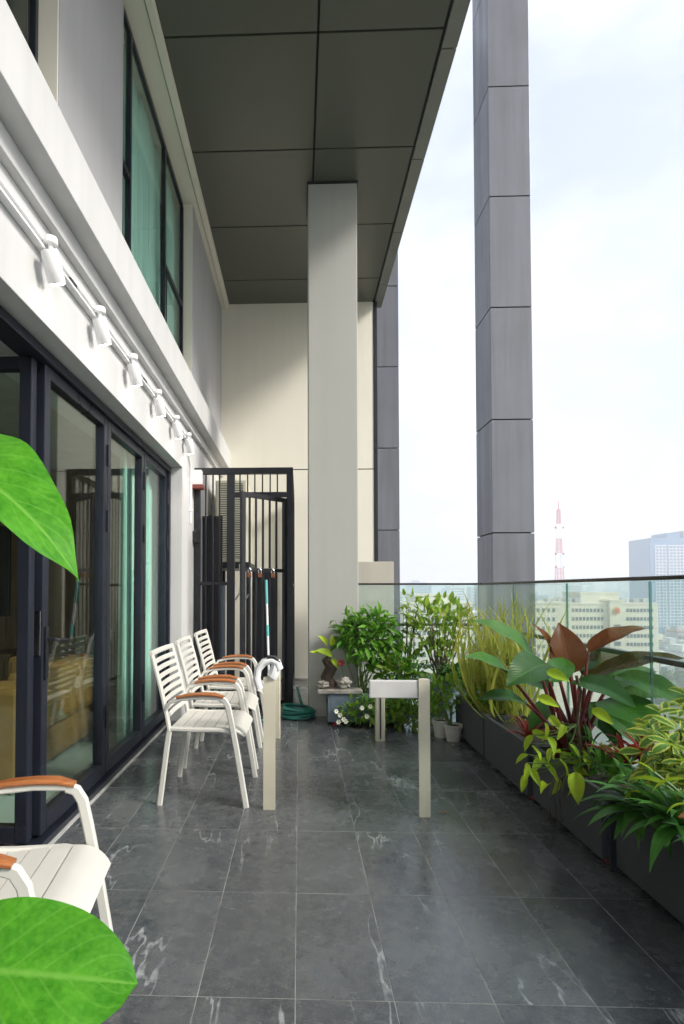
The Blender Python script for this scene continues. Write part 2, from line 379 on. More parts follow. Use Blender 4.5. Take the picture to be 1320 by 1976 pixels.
for k in range(4): box('drawer', (-5.28 + k * .57, -4.75 + k * .57, 5.735, 5.749, .14, .51), 'wall_wood', t, .003)
for x in (-5.2, -3.1): box('leg', (x - .03, x + .03, 5.8, 5.86, 0, .1), 'black_metal', t)
so = thing('sofa', (-2.1, 4.2, 0), 'tan leather sofa just inside the folding glass doors', 'sofa')
for a, b in ((3.34, 3.62), (4.86, 5.14)): box('arm', (-2.55, -1.66, a, b, .06, .66), 'sofa_tan', so, .05)
box('backrest', (-1.92, -1.68, 3.63, 4.85, .3, .70), 'sofa_tan', so, .06); box('base', (-2.5, -1.72, 3.63, 4.85, .06, .30), 'sofa_tan', so, .02)
for a, b in ((3.64, 4.23), (4.25, 4.84)): box('cushion', (-2.52, -1.94, a, b, .302, .44), 'sofa_tan', so, .04)
for x in (-2.5, -1.72):
    for y in (3.4, 5.08): box('foot', (x - .02, x + .02, y - .02, y + .02, 0, .06), 'chrome', so)
tg = thing('glass_table', (-3.0, 3.0, 0), 'low glass topped table in the dark living room', 'table')
box('top', (-3.5, -2.75, 2.7, 3.6, .70, .712), 'window_glass', tg)
for x in (-3.45, -2.8):
    for y in (2.75, 3.55): box('leg', (x - .02, x + .02, y - .02, y + .02, 0, .70), 'black_metal', tg)
tag(box('door_mat', (-2.1, -1.45, 1.7, 2.62, .001, .014), 'mat_black', None, .004), 'black door mat on the pale floor inside the open doorway', 'mat')
# ------------------------------------------------------------------ folding glass doors
G = 'folding glass door leaves'
fr = thing('door_surround', (DX, 4, 0), 'dark blue metal track and jamb around the folding glass doors', 'door frame')
box('track', (-1.345, -1.225, -2.3, 5.35, .0, .035), 'door_frame', fr, .004); box('rail', (-1.318, -1.300, -2.3, 5.35, .036, .05), 'black_metal', fr)
box('head', (-1.345, -1.225, -2.3, 5.35, 2.365, 2.414), 'door_frame', fr, .004); box('jamb', (-1.345, -1.225, 5.30, 5.352, .036, 2.364), 'door_frame', fr, .004)
def door(y0, y1, label, handle=False, hinge=True):
    d = thing('glass_door', (DX - .04, (y0 + y1) / 2, .05), label, 'door', G)
    f = .062; X0, X1 = -1.312, -1.250
    box('stile', (X0, X1, y0, y0 + f, .052, 2.362), 'door_frame', d, .005); box('stile', (X0, X1, y1 - f, y1, .052, 2.362), 'door_frame', d, .005)
    box('rail', (X0, X1, y0 + f, y1 - f, .052, .052 + f + .02), 'door_frame', d, .005); box('rail', (X0, X1, y0 + f, y1 - f, 2.362 - f, 2.362), 'door_frame', d, .005)
    box('pane', (-1.287, -1.279, y0 + f - .008, y1 - f + .008, .052 + f, 2.362 - f + .01), 'door_glass', d)
    if hinge:
        for z in (.35, 1.62, 2.05): obj('hinge', MB().tube([(-1.243, y1, z), (-1.243, y1, z + .14)], .010, 10), 'black_metal', d, True)
    if handle:
        h = box('handle_plate', (-1.249, -1.238, y0 + .018, y0 + .046, .80, 1.06), 'black_metal', d, .003)
        obj('lever', MB().sweep([(-1.24, y0 + .032, 1.0), (-1.20, y0 + .032, 1.0), (-1.19, y0 + .04, .995), (-1.19, y0 + .16, .985)], rrect(.009, .007)), 'black_metal', h)
        box('lock_plate', (X0 + .01, X1 - .01, y0 - .004, y0 - .0005, .92, 1.14), 'chrome', d, .001)
    return d
door(2.72, 3.63, 'folding glass door leaf with a black lever handle beside the open doorway', True)
door(3.64, 4.50, 'folding glass door leaf between the handle leaf and the curtained leaf')
door(4.51, 5.295, 'folding glass door leaf with mint curtain behind it, against the white reveal')
# folded-back leaf standing inside the opening
d = thing('glass_door', (-1.75, 2.67, .05), 'folding glass door leaf swung open into the living room', 'door', G)
box('stile', (-1.335, -1.275, 2.63, 2.685, .052, 2.362), 'door_frame', d, .005); box('stile', (-2.16, -2.10, 2.63, 2.685, .052, 2.362), 'door_frame', d, .005)
box('rail', (-2.10, -1.335, 2.63, 2.685, .052, .13), 'door_frame', d, .005); box('rail', (-2.10, -1.335, 2.63, 2.685, 2.30, 2.362), 'door_frame', d, .005)
box('pane', (-2.105, -1.33, 2.653, 2.661, .125, 2.305), 'door_glass', d)
# curtains: pleated cloth sheets
def drape(y0, y1, x, z0, z1, label, amp=.032, pl=.085):
    m = MB(); n = int((y1 - y0) / pl * 8); rr = 6
    for r_ in range(rr + 1):
        z = z0 + (z1 - z0) * r_ / rr
        for k in range(n + 1):
            a = k / 8 * 2 * math.pi
            m.v.append((x + amp * (1 - .25 * r_ / rr) * math.sin(a + .4 * math.sin(k * .37 + r_ * .3)) + .012 * math.sin(k * .9), y0 + (y1 - y0) * k / n, z))
    for r_ in range(rr):
        for k in range(n): b = r_ * (n + 1) + k; m.f.append((b, b + 1, b + n + 2, b + n + 1))
    o = obj('curtain', m, 'mint_curtain', None, True)
    sm = o.modifiers.new('cloth', 'SOLIDIFY'); sm.thickness = .003
    return tag(o, label, 'curtain', 'mint curtains behind the glass')
drape(4.40, 6.0, -1.40, .03, 2.5, 'mint green curtain hanging behind the last glass door leaf')
drape(4.02, 5.12, -1.31, 3.23, 5.27, 'mint green curtain filling the tall centre pane of the upper window')
drape(5.36, 6.25, -1.31, 3.23, 5.27, 'narrow mint green curtain behind the far casement of the upper window')
drape(3.62, 3.98, -1.31, 3.23, 5.27, 'gathered mint green curtain behind the near casement of the upper window')
# ------------------------------------------------------------------ end wall, column, pillars
ew = thing('end_wall', (0, EY, 0), 'cream end wall closing the terrace behind the metal cage', 'wall')
box('lower_panel', (-1.5, 1.06, EY, EY + .3, -.2, 2.946), 'cream_wall', ew); box('upper_panel', (-1.5, 1.06, EY, EY + .3, 2.96, CZ + .02), 'cream_wall', ew)
box('joint', (-1.5, 1.055, EY + .01, EY + .29, 2.947, 2.959), 'soffit_gap', ew); box('edge_trim', (1.061, 1.115, EY - .01, EY + .32, .2, CZ + .02), 'black_metal', ew, .004)
tag(box('low_wall', (.62, 1.20, 7.2, 7.5, -.3, 1.60), 'beige_block', None, .006), 'short beige wall block beside the column, behind the glass railing', 'wall')
c = thing('column', (.35, 5.85, 0), 'square grey column rising from the plants to the dark ceiling', 'column')
box('shaft', (.095, .585, 5.60, 6.10, -.05, CZ - .02), 'column_grey', c, .008); box('collar', (.085, .595, 5.59, 6.11, CZ - .019, CZ - .002), 'soffit_gap', c)
def pillar(X0, X1, Y0, Y1, zs, label):
    p = thing('clad_pillar', ((X0 + X1) / 2, (Y0 + Y1) / 2, HB), label, 'pillar', 'dark clad pillars outside the railing')
    box('core', (X0 + .03, X1 - .03, Y0 + .03, Y1 - .03, HB, zs[-1]), 'soffit_gap', p)
    for a, b in zip(zs, zs[1:]):
        a += .008; b -= .008
        box('cladding_panel', (X0, X1, Y0, Y0 + .03, a, b), 'cladding', p, .003)
        box('cladding_panel', (X0, X0 + .03, Y0 + .032, Y1, a, b), 'cladding', p, .003)
        box('cladding_panel', (X1 - .03, X1, Y0 + .032, Y1, a, b), 'cladding', p, .003)
pillar(2.545, 3.085, 7.5, 8.15, [-2.5 + 1.5 * k + (-.01) for k in range(12)], 'dark metal clad pillar standing alone outside the corner of the glass railing')
pillar(1.40, 1.95, 11, 11.5, [-2.4 + 1.6 * k for k in range(10)], 'dark metal clad pillar right behind the edge of the cream end wall')
# ------------------------------------------------------------------ track lights
tr = thing('light_track', (-1.09, 3, 2.72), 'white lighting track running along the white lintel', 'light track')
box('rail', (-1.118, -1.098, -2.3, 5.55, 2.700, 2.745), 'lamp_white', tr, .002); box('lip', (-1.097, -1.084, -2.3, 5.55, 2.733, 2.745), 'lamp_white', tr); box('lip', (-1.097, -1.084, -2.3, 5.55, 2.700, 2.712), 'lamp_white', tr)
for y in (2.62, 3.9): box('connector', (-1.097, -1.088, y, y + .08, 2.713, 2.732), 'ac_dark', tr)
s = NT('lamp_lens'); s.p.inputs['Emission Color'].default_value = (1, .93, .82, 1); s.p.inputs['Emission Strength'].default_value = 9.0
sn = s.noise(s.coords(), 80, 2); s.l(s.mix(sn, (.8, .8, .75), (.9, .9, .86)), s.p.inputs['Base Color'])
q = None
def ordn(i): return ('first', 'second', 'third', 'fourth', 'fifth', 'last')[i]
for i, y in enumerate((2.35, 2.95, 3.555, 4.2, 4.83, 5.37)):
    lab = 'white cylindrical track spotlight, ' + ['farthest from the metal cage', 'fifth along the track from the metal cage', 'fourth along the track from the metal cage', 'third along the track from the metal cage', 'second along the track from the metal cage', 'closest to the metal cage'][i]
    t = thing('track_spotlight', (-1.04, y, 2.72), lab, 'spotlight', 'white spotlights on the lintel track')
    obj('adapter', MB().lathe([(0, -.012), (.03, -.012), (.032, 0), (.03, .016), (0, .016)], (-1.065, y, 2.735), 14), 'lamp_white', t, True)
    obj('stem', MB().tube([(-1.065, y, 2.735), (-1.06, y + .003, 2.64)], .011, 8), 'lamp_white', t, True)
    ax = Vector((.10, .50, -1)).normalized(); p0 = Vector((-1.055, y - .03, 2.675)); p1 = p0 + ax * .122
    b = obj('lamp_head', MB().sweep([p0 - ax * .006, p0, p1, p1 + ax * .002], circ(.037, 20), None, [.9, 1, 1, .96], True), 'lamp_white', t, True)
    obj('lens', MB().sweep([p1 + ax * .0025, p1 + ax * .005], circ(.031, 18)), 'lamp_lens', b)
    ld = bpy.data.lights.new('spot_beam', 'SPOT'); lo = bpy.data.objects.new('spot_beam', ld); col.objects.link(lo); ld.energy = 2.2; ld.color = (1, .88, .72)
    ld.spot_size = R(70); ld.spot_blend = .7; ld.shadow_soft_size = .03; lo.location = p1 + ax * .012; lo.rotation_euler = ax.to_track_quat('-Z', 'Y').to_euler()
t = thing('cable_conduit', (FX, 5.7, 1.9), 'thin white cable conduit running down the wall corner to the cage', 'conduit')
obj('pipe', MB().tube([(FX + .012, 5.62, 2.60), (FX + .012, 5.72, 2.52), (FX + .012, 5.74, 2.45), (FX + .012, 5.74, 1.93)], .012, 8), 'lamp_white', t, True)
for z in (2.05, 2.35): box('clip', (FX, FX + .03, 5.722, 5.758, z, z + .012), 'lamp_white', t)
# ------------------------------------------------------------------ cage with air conditioner
CY = 5.95; CT = 2.54
cg = thing('metal_cage', (-.55, CY + .9, 0), 'black barred metal cage around the air conditioner', 'cage')
def post(x0, x1, y0, y1, z0=0, z1=CT - .066, n='post'): return box(n, (x0, x1, y0, y1, z0, z1), 'black_metal', cg, .003)
post(-1.112, -1.052, CY, CY + .06); post(-.765, -.683, CY, CY + .06); post(-.132, -.062, CY, CY + .06); post(-.122, -.062, 7.85, 7.91)
post(-1.112, -.062, CY - .001, CY + .061, CT - .065, CT, 'top_rail'); post(-.122, -.062, CY + .062, 7.91, CT - .06, CT, 'top_rail')
post(-.682, -.133, CY + .005, CY + .05, 2.225, 2.28, 'transom'); post(-1.051, -.766, CY + .01, CY + .045, 1.29, 1.325, 'rail'); post(-1.051, -.766, CY + .01, CY + .045, .05, .09, 'rail')
post(-.115, -.07, CY + .062, 7.849, 1.29, 1.32, 'rail'); post(-.115, -.07, CY + .062, 7.849, .05, .08, 'rail')
bm_full, _ = mesh_of('bar', MB().box(-.008, .008, -.008, .008, -1.19, 1.19), 'black_metal'); bm_top, _ = mesh_of('bar', MB().box(-.007, .007, -.007, .007, -.097, .097), 'black_metal')
for px in (395, 409, 422): link('bar', bm_full, ((px - 577) * CY / 1090, CY + .028, 1.28), cg)
for px in (462, 477, 491, 506, 521, 535): link('bar', bm_top, ((px - 577) * CY / 1090, CY + .028, 2.378), cg)
for k in range(14): link('bar', bm_full, (-.092, CY + .18 + k * .125, 1.28), cg)
tag(box('bracket', (-1.119, -1.06, CY - .06, CY - .002, 1.74, 1.86), 'black_metal', cg, .004), 'black square bracket tying the cage post to the wall')
ps = thing('metal_sheet', (-.9, 6.4, 0), 'dark metal sheet inside the cage behind the narrow bars, and a panel added as shade', 'sheet')
box('panel', (-1.10, -.87, 6.38, 6.40, 0, 2.06), 'black_metal', ps, .003); box('edge', (-1.10, -.87, 6.372, 6.408, 2.062, 2.08), 'black_metal', ps)
box('panel', (-.58, -.30, 7.3, 7.32, 0, 1.5), 'black_metal', ps, .003)  # added dark panel, stands in for the shade behind the lower gate
gt = thing('cage_gate', (-.135, CY - .03, 0), 'black barred gate leaf standing half open on the metal cage', 'gate')
TH = R(47); hx, hy = -.138, CY - .035
def gp(u, z, off=0): return (hx - u * math.cos(TH) + off * math.sin(TH), hy - u * math.sin(TH) - off * math.cos(TH), z)
def gbar(n, u0, z0, u1, z1, a, b): return obj(n, MB().sweep([gp(u0, z0), gp(u1, z1)], rrect(a, b, .15), (math.sin(TH), -math.cos(TH), 0)), 'black_metal', gt)
gbar('stile', .02, .06, .02, 2.2, .018, .022); gbar('stile', .60, .06, .60, 2.2, .018, .025)
gbar('rail', .0425, 2.178, .5745, 2.178, .018, .022); gbar('rail', .0425, .082, .5745, .082, .018, .022); cr_ = gbar('rail', .0425, 1.44, .5745, 1.44, .018, .018)
for u in (.14, .235, .33, .425, .51):
    gbar('bar', u, .105, u, 1.42, .009, .009); gbar('bar', u, 1.46, u, 2.155, .009, .009)
for z in (.3, 1.78): obj('hinge', MB().tube([(hx + .004, hy + .008, z), (hx + .004, hy + .008, z + .12)], .016, 8), 'black_metal', gt)
for u in (.54, .40, .22):
    p = Vector(gp(u, 1.44, .03)); lk = obj('padlock', MB().box(p.x - .02, p.x + .02, p.y - .012, p.y + .012, p.z - .075, p.z - .03), 'rust', gt, False, .004)
    obj('shackle', MB().tube([p + Vector((-.013, 0, -.03)), p + Vector((-.013, 0, .0)), p + Vector((0, 0, .016)), p + Vector((.013, 0, 0)), p + Vector((.013, 0, -.03))], .004, 6), 'chrome', lk)
ac = thing('air_conditioner', (-.8, 7.2, 0), 'beige outdoor air conditioner with slotted grille on a stand inside the cage', 'air conditioner')
box('casing', (-1.02, -.64, 6.84, 7.75, 1.58, 2.58), 'ac_beige', ac, .012); box('grille_recess', (-.995, -.665, 6.834, 6.838, 1.64, 2.54), 'ac_dark', ac)
sl, _ = mesh_of('louver', MB().box(-.165, .165, -.008, .003, -.0085, .0085), 'ac_beige')
for k in range(32): link('louver', sl, (-.83, 6.832, 1.655 + k * .028), ac)
for x in (-.99, -.83, -.67): box('mullion', (x - .012, x + .012, 6.818, 6.829, 1.64, 2.55), 'ac_beige', ac)
box('stand_top', (-1.05, -.6, 6.82, 7.77, 1.50, 1.578), 'black_metal', ac, .003)
for x in (-1.03, -.62):
    for y in (6.84, 7.72): box('leg', (x - .02, x + .02, y - .02, y + .02, 0, 1.5), 'black_metal', ac)
for k, (xx, c_) in enumerate(((-.72, 'lamp_white'), (-.60, 'lamp_white'))): obj('hose', MB().tube([(xx, 6.83, 1.55), (xx + .03, 6.74, 1.38), (xx + .01, 6.72, 1.2), (xx - .05, 6.8, 1.12), (xx - .07, 6.9, 1.3)], .011, 8), c_, ac, True)
tag(obj('drain_pipe', MB().tube([(-.86, 6.35, 0), (-.86, 6.35, 1.32)], .028, 12), 'planter_blue', None, True), 'blue grey pipe standing upright inside the metal cage', 'pipe')
t = thing('wall_lamp', (-1.075, 5.9, 2.33), 'small white box lamp with dark red base above the cage post', 'lamp')
box('housing', (-1.118, -1.02, 5.85, 5.944, 2.345, 2.50), 'white_plastic', t, .006); box('base', (-1.119, -1.00, 5.83, 5.944, 2.30, 2.343), 'brick_red', t, .006)
mo = thing('mop', (-.29, 5.45, 0), 'teal and white mop handle leaning on the open cage gate', 'mop')
P0, P1 = Vector((-.275, 5.40, .03)), Vector((-.33, 5.66, 1.34))
obj('handle', MB().tube([P0, P0.lerp(P1, .82)], .011, 8), 'white_plastic', mo, True); obj('grip', MB().tube([P0.lerp(P1, .821), P1], .014, 8), 'mop_teal', mo, True)
obj('collar', MB().tube([P0.lerp(P1, .58), P0.lerp(P1, .66)], .0135, 8), 'mop_teal', mo, True)
m = MB()
for k in range(40): a = k * 2.4; r_ = .02 + .05 * random.random(); m.tube([(P0.x, P0.y, .10), (P0.x + r_ * .6 * math.cos(a), P0.y + r_ * .6 * math.sin(a), .05), (P0.x + r_ * 1.3 * math.cos(a), P0.y + r_ * 1.3 * math.sin(a), .008)], .005, 5)
obj('mop_head', m, 'mop_teal', mo)['kind'] = 'stuff'
# hose coil
hc = thing('garden_hose', (-.02, 5.55, 0), 'teal garden hose coiled on the slate floor before the column', 'hose')
pts = []
for k in range(220):
    a = k * 2 * math.pi / 22; q = k / 220
    pts.append((-.02 + (.165 - .05 * abs(math.sin(k * .05)) + .012 * math.sin(k * 1.7)) * math.cos(a) + .02 * math.sin(k * .11), 5.52 + (.155 - .05 * abs(math.sin(k * .045 + 1))) * math.sin(a), .014 + .095 * q + .012 * math.sin(k * .31)))
obj('coil', MB().tube(pts, .0115, 8), 'hose_teal', hc, True)
obj('loose_end', MB().tube([(.03, 5.6, .10), (.0, 5.62, .18), (-.02, 5.66, .27), (.0, 5.7, .2), (.04, 5.72, .05), (.05, 5.72, .012)], .0115, 8), 'hose_teal', hc, True)
# ------------------------------------------------------------------ glass railing
def railing(name, label, A, B, joints):
    r_ = thing(name, ((A[0] + B[0]) / 2, (A[1] + B[1]) / 2, 0), label, 'railing', 'frameless glass railings')
    A, B = Vector((*A, 0)), Vector((*B, 0)); u = (B - A).normalized(); nrm = Vector((0, 0, 1)).cross(u); Ln = (B - A).length
    def bar(n, s0, s1, z, a, b, mat, off=0): return obj(n, MB().sweep([A + u * s0 + nrm * off + Vector((0, 0, z)), A + u * s1 + nrm * off + Vector((0, 0, z))], rrect(a, b), (0, 0, 1)), mat, r_)
    bar('top_rail', 0, Ln, 1.301, .010, .02, 'rail_metal'); bar('mid_rail', 0, Ln, .885, .014, .022, 'rail_metal', MIDOFF); bar('base_channel', 0, Ln, .03, .03, .03, 'rail_metal')
    e = [0] + joints + [Ln]
    for a, b in zip(e, e[1:]):
        m = MB().sweep([A + u * (a + .0045) + Vector((0, 0, .66)), A + u * (b - .0045) + Vector((0, 0, .66))], [(.63, .006), (-.605, .006), (-.605, -.006), (.63, -.006)], (0, 0, 1)); obj('glass_pane', m, 'rail_glass', r_)
    for a in joints:
        bar('joint', a - .004, a + .004, .66, .625, .0055, 'glass_edge')
RX, RY = 1.78, 5.80
MIDOFF = -.06
railing('glass_railing', 'long glass railing behind the row of planters facing the city', (RX, -2.4), (RX, RY - .012), [k + 2.4 for k in (-1.7, -.75, .2, 1.1, 2.02, 2.93, 3.82, 4.755)])
MIDOFF = .06
railing('glass_railing', 'short glass railing joining the grey column to the terrace corner', (.60, RY), (RX + .012, RY), [])
# ------------------------------------------------------------------ chairs
def make_chair():
    t = thing('armchair', (0, 0, 0), '', 'chair', 'white slatted armchairs with wooden armrests')
    Y = .262
    for s_ in (-1, 1):
        y = s_ * Y; pr = rrect(.011, .017, .5)
        obj('leg', MB().sweep([(.255, y, 0), (.20, y, .32), (.165, y, .50), (.148, y, .575), (.128, y, .607), (.10, y, .618)], pr, (0, 1, 0)), 'chair_white', t, True)
        obj('arm', MB().sweep([(.0995, y, .618), (0, y, .622), (-.12, y, .612), (-.19, y, .592), (-.215, y * .97, .55)], rrect(.012, .010, .5), (0, 1, 0)), 'chair_white', t, True)
        obj('armrest', MB().sweep([(.125, y, .626), (.07, y, .640), (0, y, .642), (-.08, y, .637), (-.15, y, .622)], rrect(.024, .0085, .6), (0, 1, 0), [.75, 1, 1, 1, .75]), 'teak', t, True)
        obj('leg', MB().sweep([(-.25, y * .95, 0), (-.205, y * .95, .36), (-.195, y * .95, .425)], rrect(.011, .016, .5), (0, 1, 0)), 'chair_white', t, True)
        obj('back_stile', MB().sweep([(-.195, y * .93, .426), (-.212, y * .93, .52), (-.25, y * .93, .68), (-.30, y * .93, .86)], rrect(.019, .010, .5), (0, 1, 0)), 'chair_white', t, True)
        obj('seat_rim', MB().sweep([(-.20, y * .93, .437), (-.05, y * .93, .432), (.10, y * .93, .434), (.15, y * .93, .424), (.185, y * .93, .412)], rrect(.014, .012, .5), (0, 1, 0)), 'chair_white', t, True)
    def sz(x): return .436 + .010 * math.sin((x + .06) * 9) * (x > -.06) + .004 * (x < -.06) * ((x + .06) / .13) ** 2 - (.0 if x < .15 else 5.2 * (x - .15) ** 2)
    ed = [-.195, -.130, -.066, -.002, .062, .126, .242]
    for k in range(6):
        a, b = ed[k] + .003, ed[k + 1] - (.003 if k < 5 else 0); nn = 5 if k < 5 else 10
        top = [(a + (b - a) * q / nn, sz(a + (b - a) * q / nn)) for q in range(nn + 1)]; wv = .243
        m = MB()
        m.sweep([(x, 0, z - .006) for x, z in top], rrect(wv, .0065, .5), (0, 1, 0), None if k < 5 else [1] * 7 + [.99, .975, .95, .90]); obj('seat_slat', m, 'chair_white', t, True)
    for k in range(8):
        z = .50 + k * .0455; x = -.205 - .095 * ((z - .45) / .41) ** 1.25; hh = .0145
        m = MB(); path = [(x - .012 * (1 - (q / .235) ** 2), q, z) for q in (-.235, -.14, -.06, 0, .06, .14, .235)]
        m.sweep(path, rrect(hh, .0055, .6), (-.2, 0, 1)); obj('back_slat', m, 'chair_white', t, True)
    obj('top_rail', MB().sweep([(-.305 - .012 * (1 - (q / .26) ** 2), q, .868) for q in (-.26, -.14, -.06, 0, .06, .14, .26)], rrect(.016, .011, .6), (-.2, 0, 1)), 'chair_white', t, True)
    obj('cross_bar', MB().tube([(.19, -.25, .40), (.19, .25, .40)], .009, 8), 'chair_white', t, True); obj('cross_bar', MB().tube([(-.195, -.19, .41), (-.195, .19, .41)], .009, 8), 'chair_white', t, True)
    return t
ch = make_chair()
spots = [(-.552, 3.515, -.02, 'white slatted armchair at the end of the row, opposite the bare table leg'), (-.557, 4.20, .015, 'white slatted armchair in the middle of the row of three'),
         (-.55, 4.90, -.01, 'white slatted armchair in the row, closest to the metal cage'), (-.80, 1.51, .13, 'white slatted armchair alone before the open doorway, partly behind a green leaf')]
ch.location = (spots[0][0], spots[0][1], 0); ch.rotation_euler = (0, 0, spots[0][2]); ch['label'] = spots[0][3]
for x, y, r_, lab in spots[1:]: copy_tree(ch, (x, y, 0), r_, lab)
# ------------------------------------------------------------------ bare table frame
tb = thing('table_frame', (.25, 3.95, 0), 'cream table frame without its top, legs and a short white apron left', 'table')
def leg(px, py, wpx, zt, prof=None):
    Y = 1355 / (py - 1138); x = (px - 577) * Y / 1090; hw = wpx / 2 * Y / 1090
    obj('leg', MB().sweep([(x, Y, 0), (x, Y, .004), (x, Y, zt - .004), (x, Y, zt)], prof(hw) if prof else rrect(hw, hw * .8, .25), (1, 0, 0), [.95, 1, 1, .95]), 'table_cream', tb, True); return x, Y
def dprof(h): return [(h * math.cos(a), h * .9 * math.sin(a)) for a in [math.pi * k / 8 for k in range(9)]] + [(-h, -h * .5), (h, -h * .5)]
x1, Y1 = leg(520, 1557, 23, .745, dprof); x2, Y2 = leg(534, 1422, 14, .65); x3, Y3 = leg(814, 1567, 21, .75, dprof); x4, Y4 = leg(731, 1425, 18, .47)
box('groove', (x4 - .006, x4 + .006, Y4 - .036, Y4 - .0335, .02, .46), 'ac_dark', tb)
box('apron', (at(711, 0, Y3).x, x3 - .033, Y3 - .01, Y3 + .02, .645, .742), 'apron_white', tb, .006)
obj('brace', MB().sweep([(x3, Y3 + .02, .69), (x4, Y4, .455)], rrect(.012, .012), (1, 0, 0)), 'apron_white', tb)
obj('side_rail', MB().sweep([(x1, Y1 + .02, .645), (x2 + .005, Y2, .632)], rrect(.014, .016), (1, 0, 0)), 'table_cream', tb)
# white jug on top of the leg
jg = thing('plastic_jug', (x1, Y1, .745), 'white rounded plastic jug with handle hole and dark cap on the table leg', 'jug')
A_ = [(-.005, .0), (-.055, .03), (-.072, .085), (-.065, .14), (-.03, .18), (.012, .192), (.045, .178), (.058, .14), (.056, .08), (.05, .0)]
obj('handle', MB().sweep([(x1 + a + (.0), Y1, .65 + b) for a, b in A_[1:8]], rrect(.034, .021, .7), (0, 1, 0)), 'white_plastic', jg, True)
m = MB().sweep([(x1 + .012, Y1, .7455), (x1 + .022, Y1, .76), (x1 + .034, Y1, .80), (x1 + .036, Y1, .835)], rrect(.034, .028, .7), (0, 1, 0), [1.05, 1.1, .95, .7]); obj('body', m, 'white_plastic', jg, True)
obj('cap', MB().sweep([(x1 - .012, Y1, .860), (x1 + .03, Y1, .857), (x1 + .058, Y1, .83)], rrect(.03, .008, .5), (0, 1, 0)), 'black_metal', jg, True)
# ------------------------------------------------------------------ planters
def planter(x0, x1, y0, y1, h, label, mat='planter_grey', group='grey planter boxes along the railing'):
    p = thing('planter_box', ((x0 + x1) / 2, (y0 + y1) / 2, 0), label, 'planter', group); t = .022
    box('side', (x0, x0 + t, y0, y1, .03, h), mat, p, .003); box('side', (x1 - t, x1, y0, y1, .03, h), mat, p, .003)
    box('end', (x0 + t, x1 - t, y0, y0 + t, .03, h), mat, p, .003); box('end', (x0 + t, x1 - t, y1 - t, y1, .03, h), mat, p, .003)
    box('soil', (x0 + t, x1 - t, y0 + t, y1 - t, .04, h - .05), 'soil', p)
    for x in (x0 + .04, x1 - .06):
        for y in (y0 + .03, y1 - .07): box('foot', (x, x + .04, y, y + .04, 0, .03), 'red_plastic' , p)
    return p
PX = 1.34
planter(PX, 1.72, 4.20, 4.92, .335, 'grey planter box holding the yellow grass near the terrace corner'); planter(PX, 1.72, 3.40, 4.17, .335, 'grey planter box before the yellow grass, left of the big dark leaves')
planter(PX + .02, 1.72, 2.62, 3.37, .335, 'grey planter box under the big dark leaved philodendron'); planter(PX + .05, 1.74, 1.78, 2.56, .335, 'grey planter box under the variegated and strap leaved plants')
planter(PX + .05, 1.74, .95, 1.74, .335, 'grey planter box in deep shade beyond the strap leaved plant'); planter(PX + .05, 1.74, .12, .92, .335, 'grey planter box beside the camera end of the terrace')
for y, nm in ((4.176, 'under the yellow grass'), (3.376, 'left of the philodendron'), (2.566, 'beside the strap leaved plant')):
    t = thing('planter_spacer', (PX + .2, y + .011, 0), 'dark spacer board between two grey planter boxes ' + nm, 'spacer'); box('board', (PX + .03, 1.70, y + .003, y + .02, 0, .30), 'planter_post', t); box('cap', (PX + .025, 1.70, y + .001, y + .022, .301, .325), 'planter_post', t, .002)
planter(.265, .98, 5.22, 5.56, .29, 'blue grey planter box on red feet before the column', 'planter_blue', 'blue grey planters by the column'); 
tag(box('stone_slab', (.17, .58, 5.20, 5.54, .291, .325), 'rock', None, .006), 'pale stone slab lying across the blue grey planter', 'slab')
def pot(x, y, z, r_, h, mat, label, cat='pot', grp=None):
    p = thing('plant_pot', (x, y, z), label, cat, grp)
    obj('wall', MB().lathe([(0, 0), (r_ * .72, 0), (r_ * .97, h * .8), (r_ * 1.06, h * .82), (r_ * 1.06, h), (r_ * .95, h), (r_ * .9, h * .86), (0, h * .86)], (x, y, z), 22), mat, p, True)
    obj('soil', MB().lathe([(0, h * .885), (r_ * .88, h * .875)], (x, y, z), 16), 'soil', p); return p
pot(1.20, 4.86, 0, .072, .145, 'pot_white', 'small worn white pot between the corner planter and its twin pot'); pot(1.27, 4.74, 0, .072, .135, 'pot_white', 'small dirty white pot against the grey corner planter')
pot(1.33, 5.32, 0, .16, .40, 'pot_blue', 'tall blue grey pot under the leafy citrus shrub'); pot(1.58, 5.42, 0, .15, .40, 'pot_blue', 'blue grey pot in the terrace corner behind the planters')
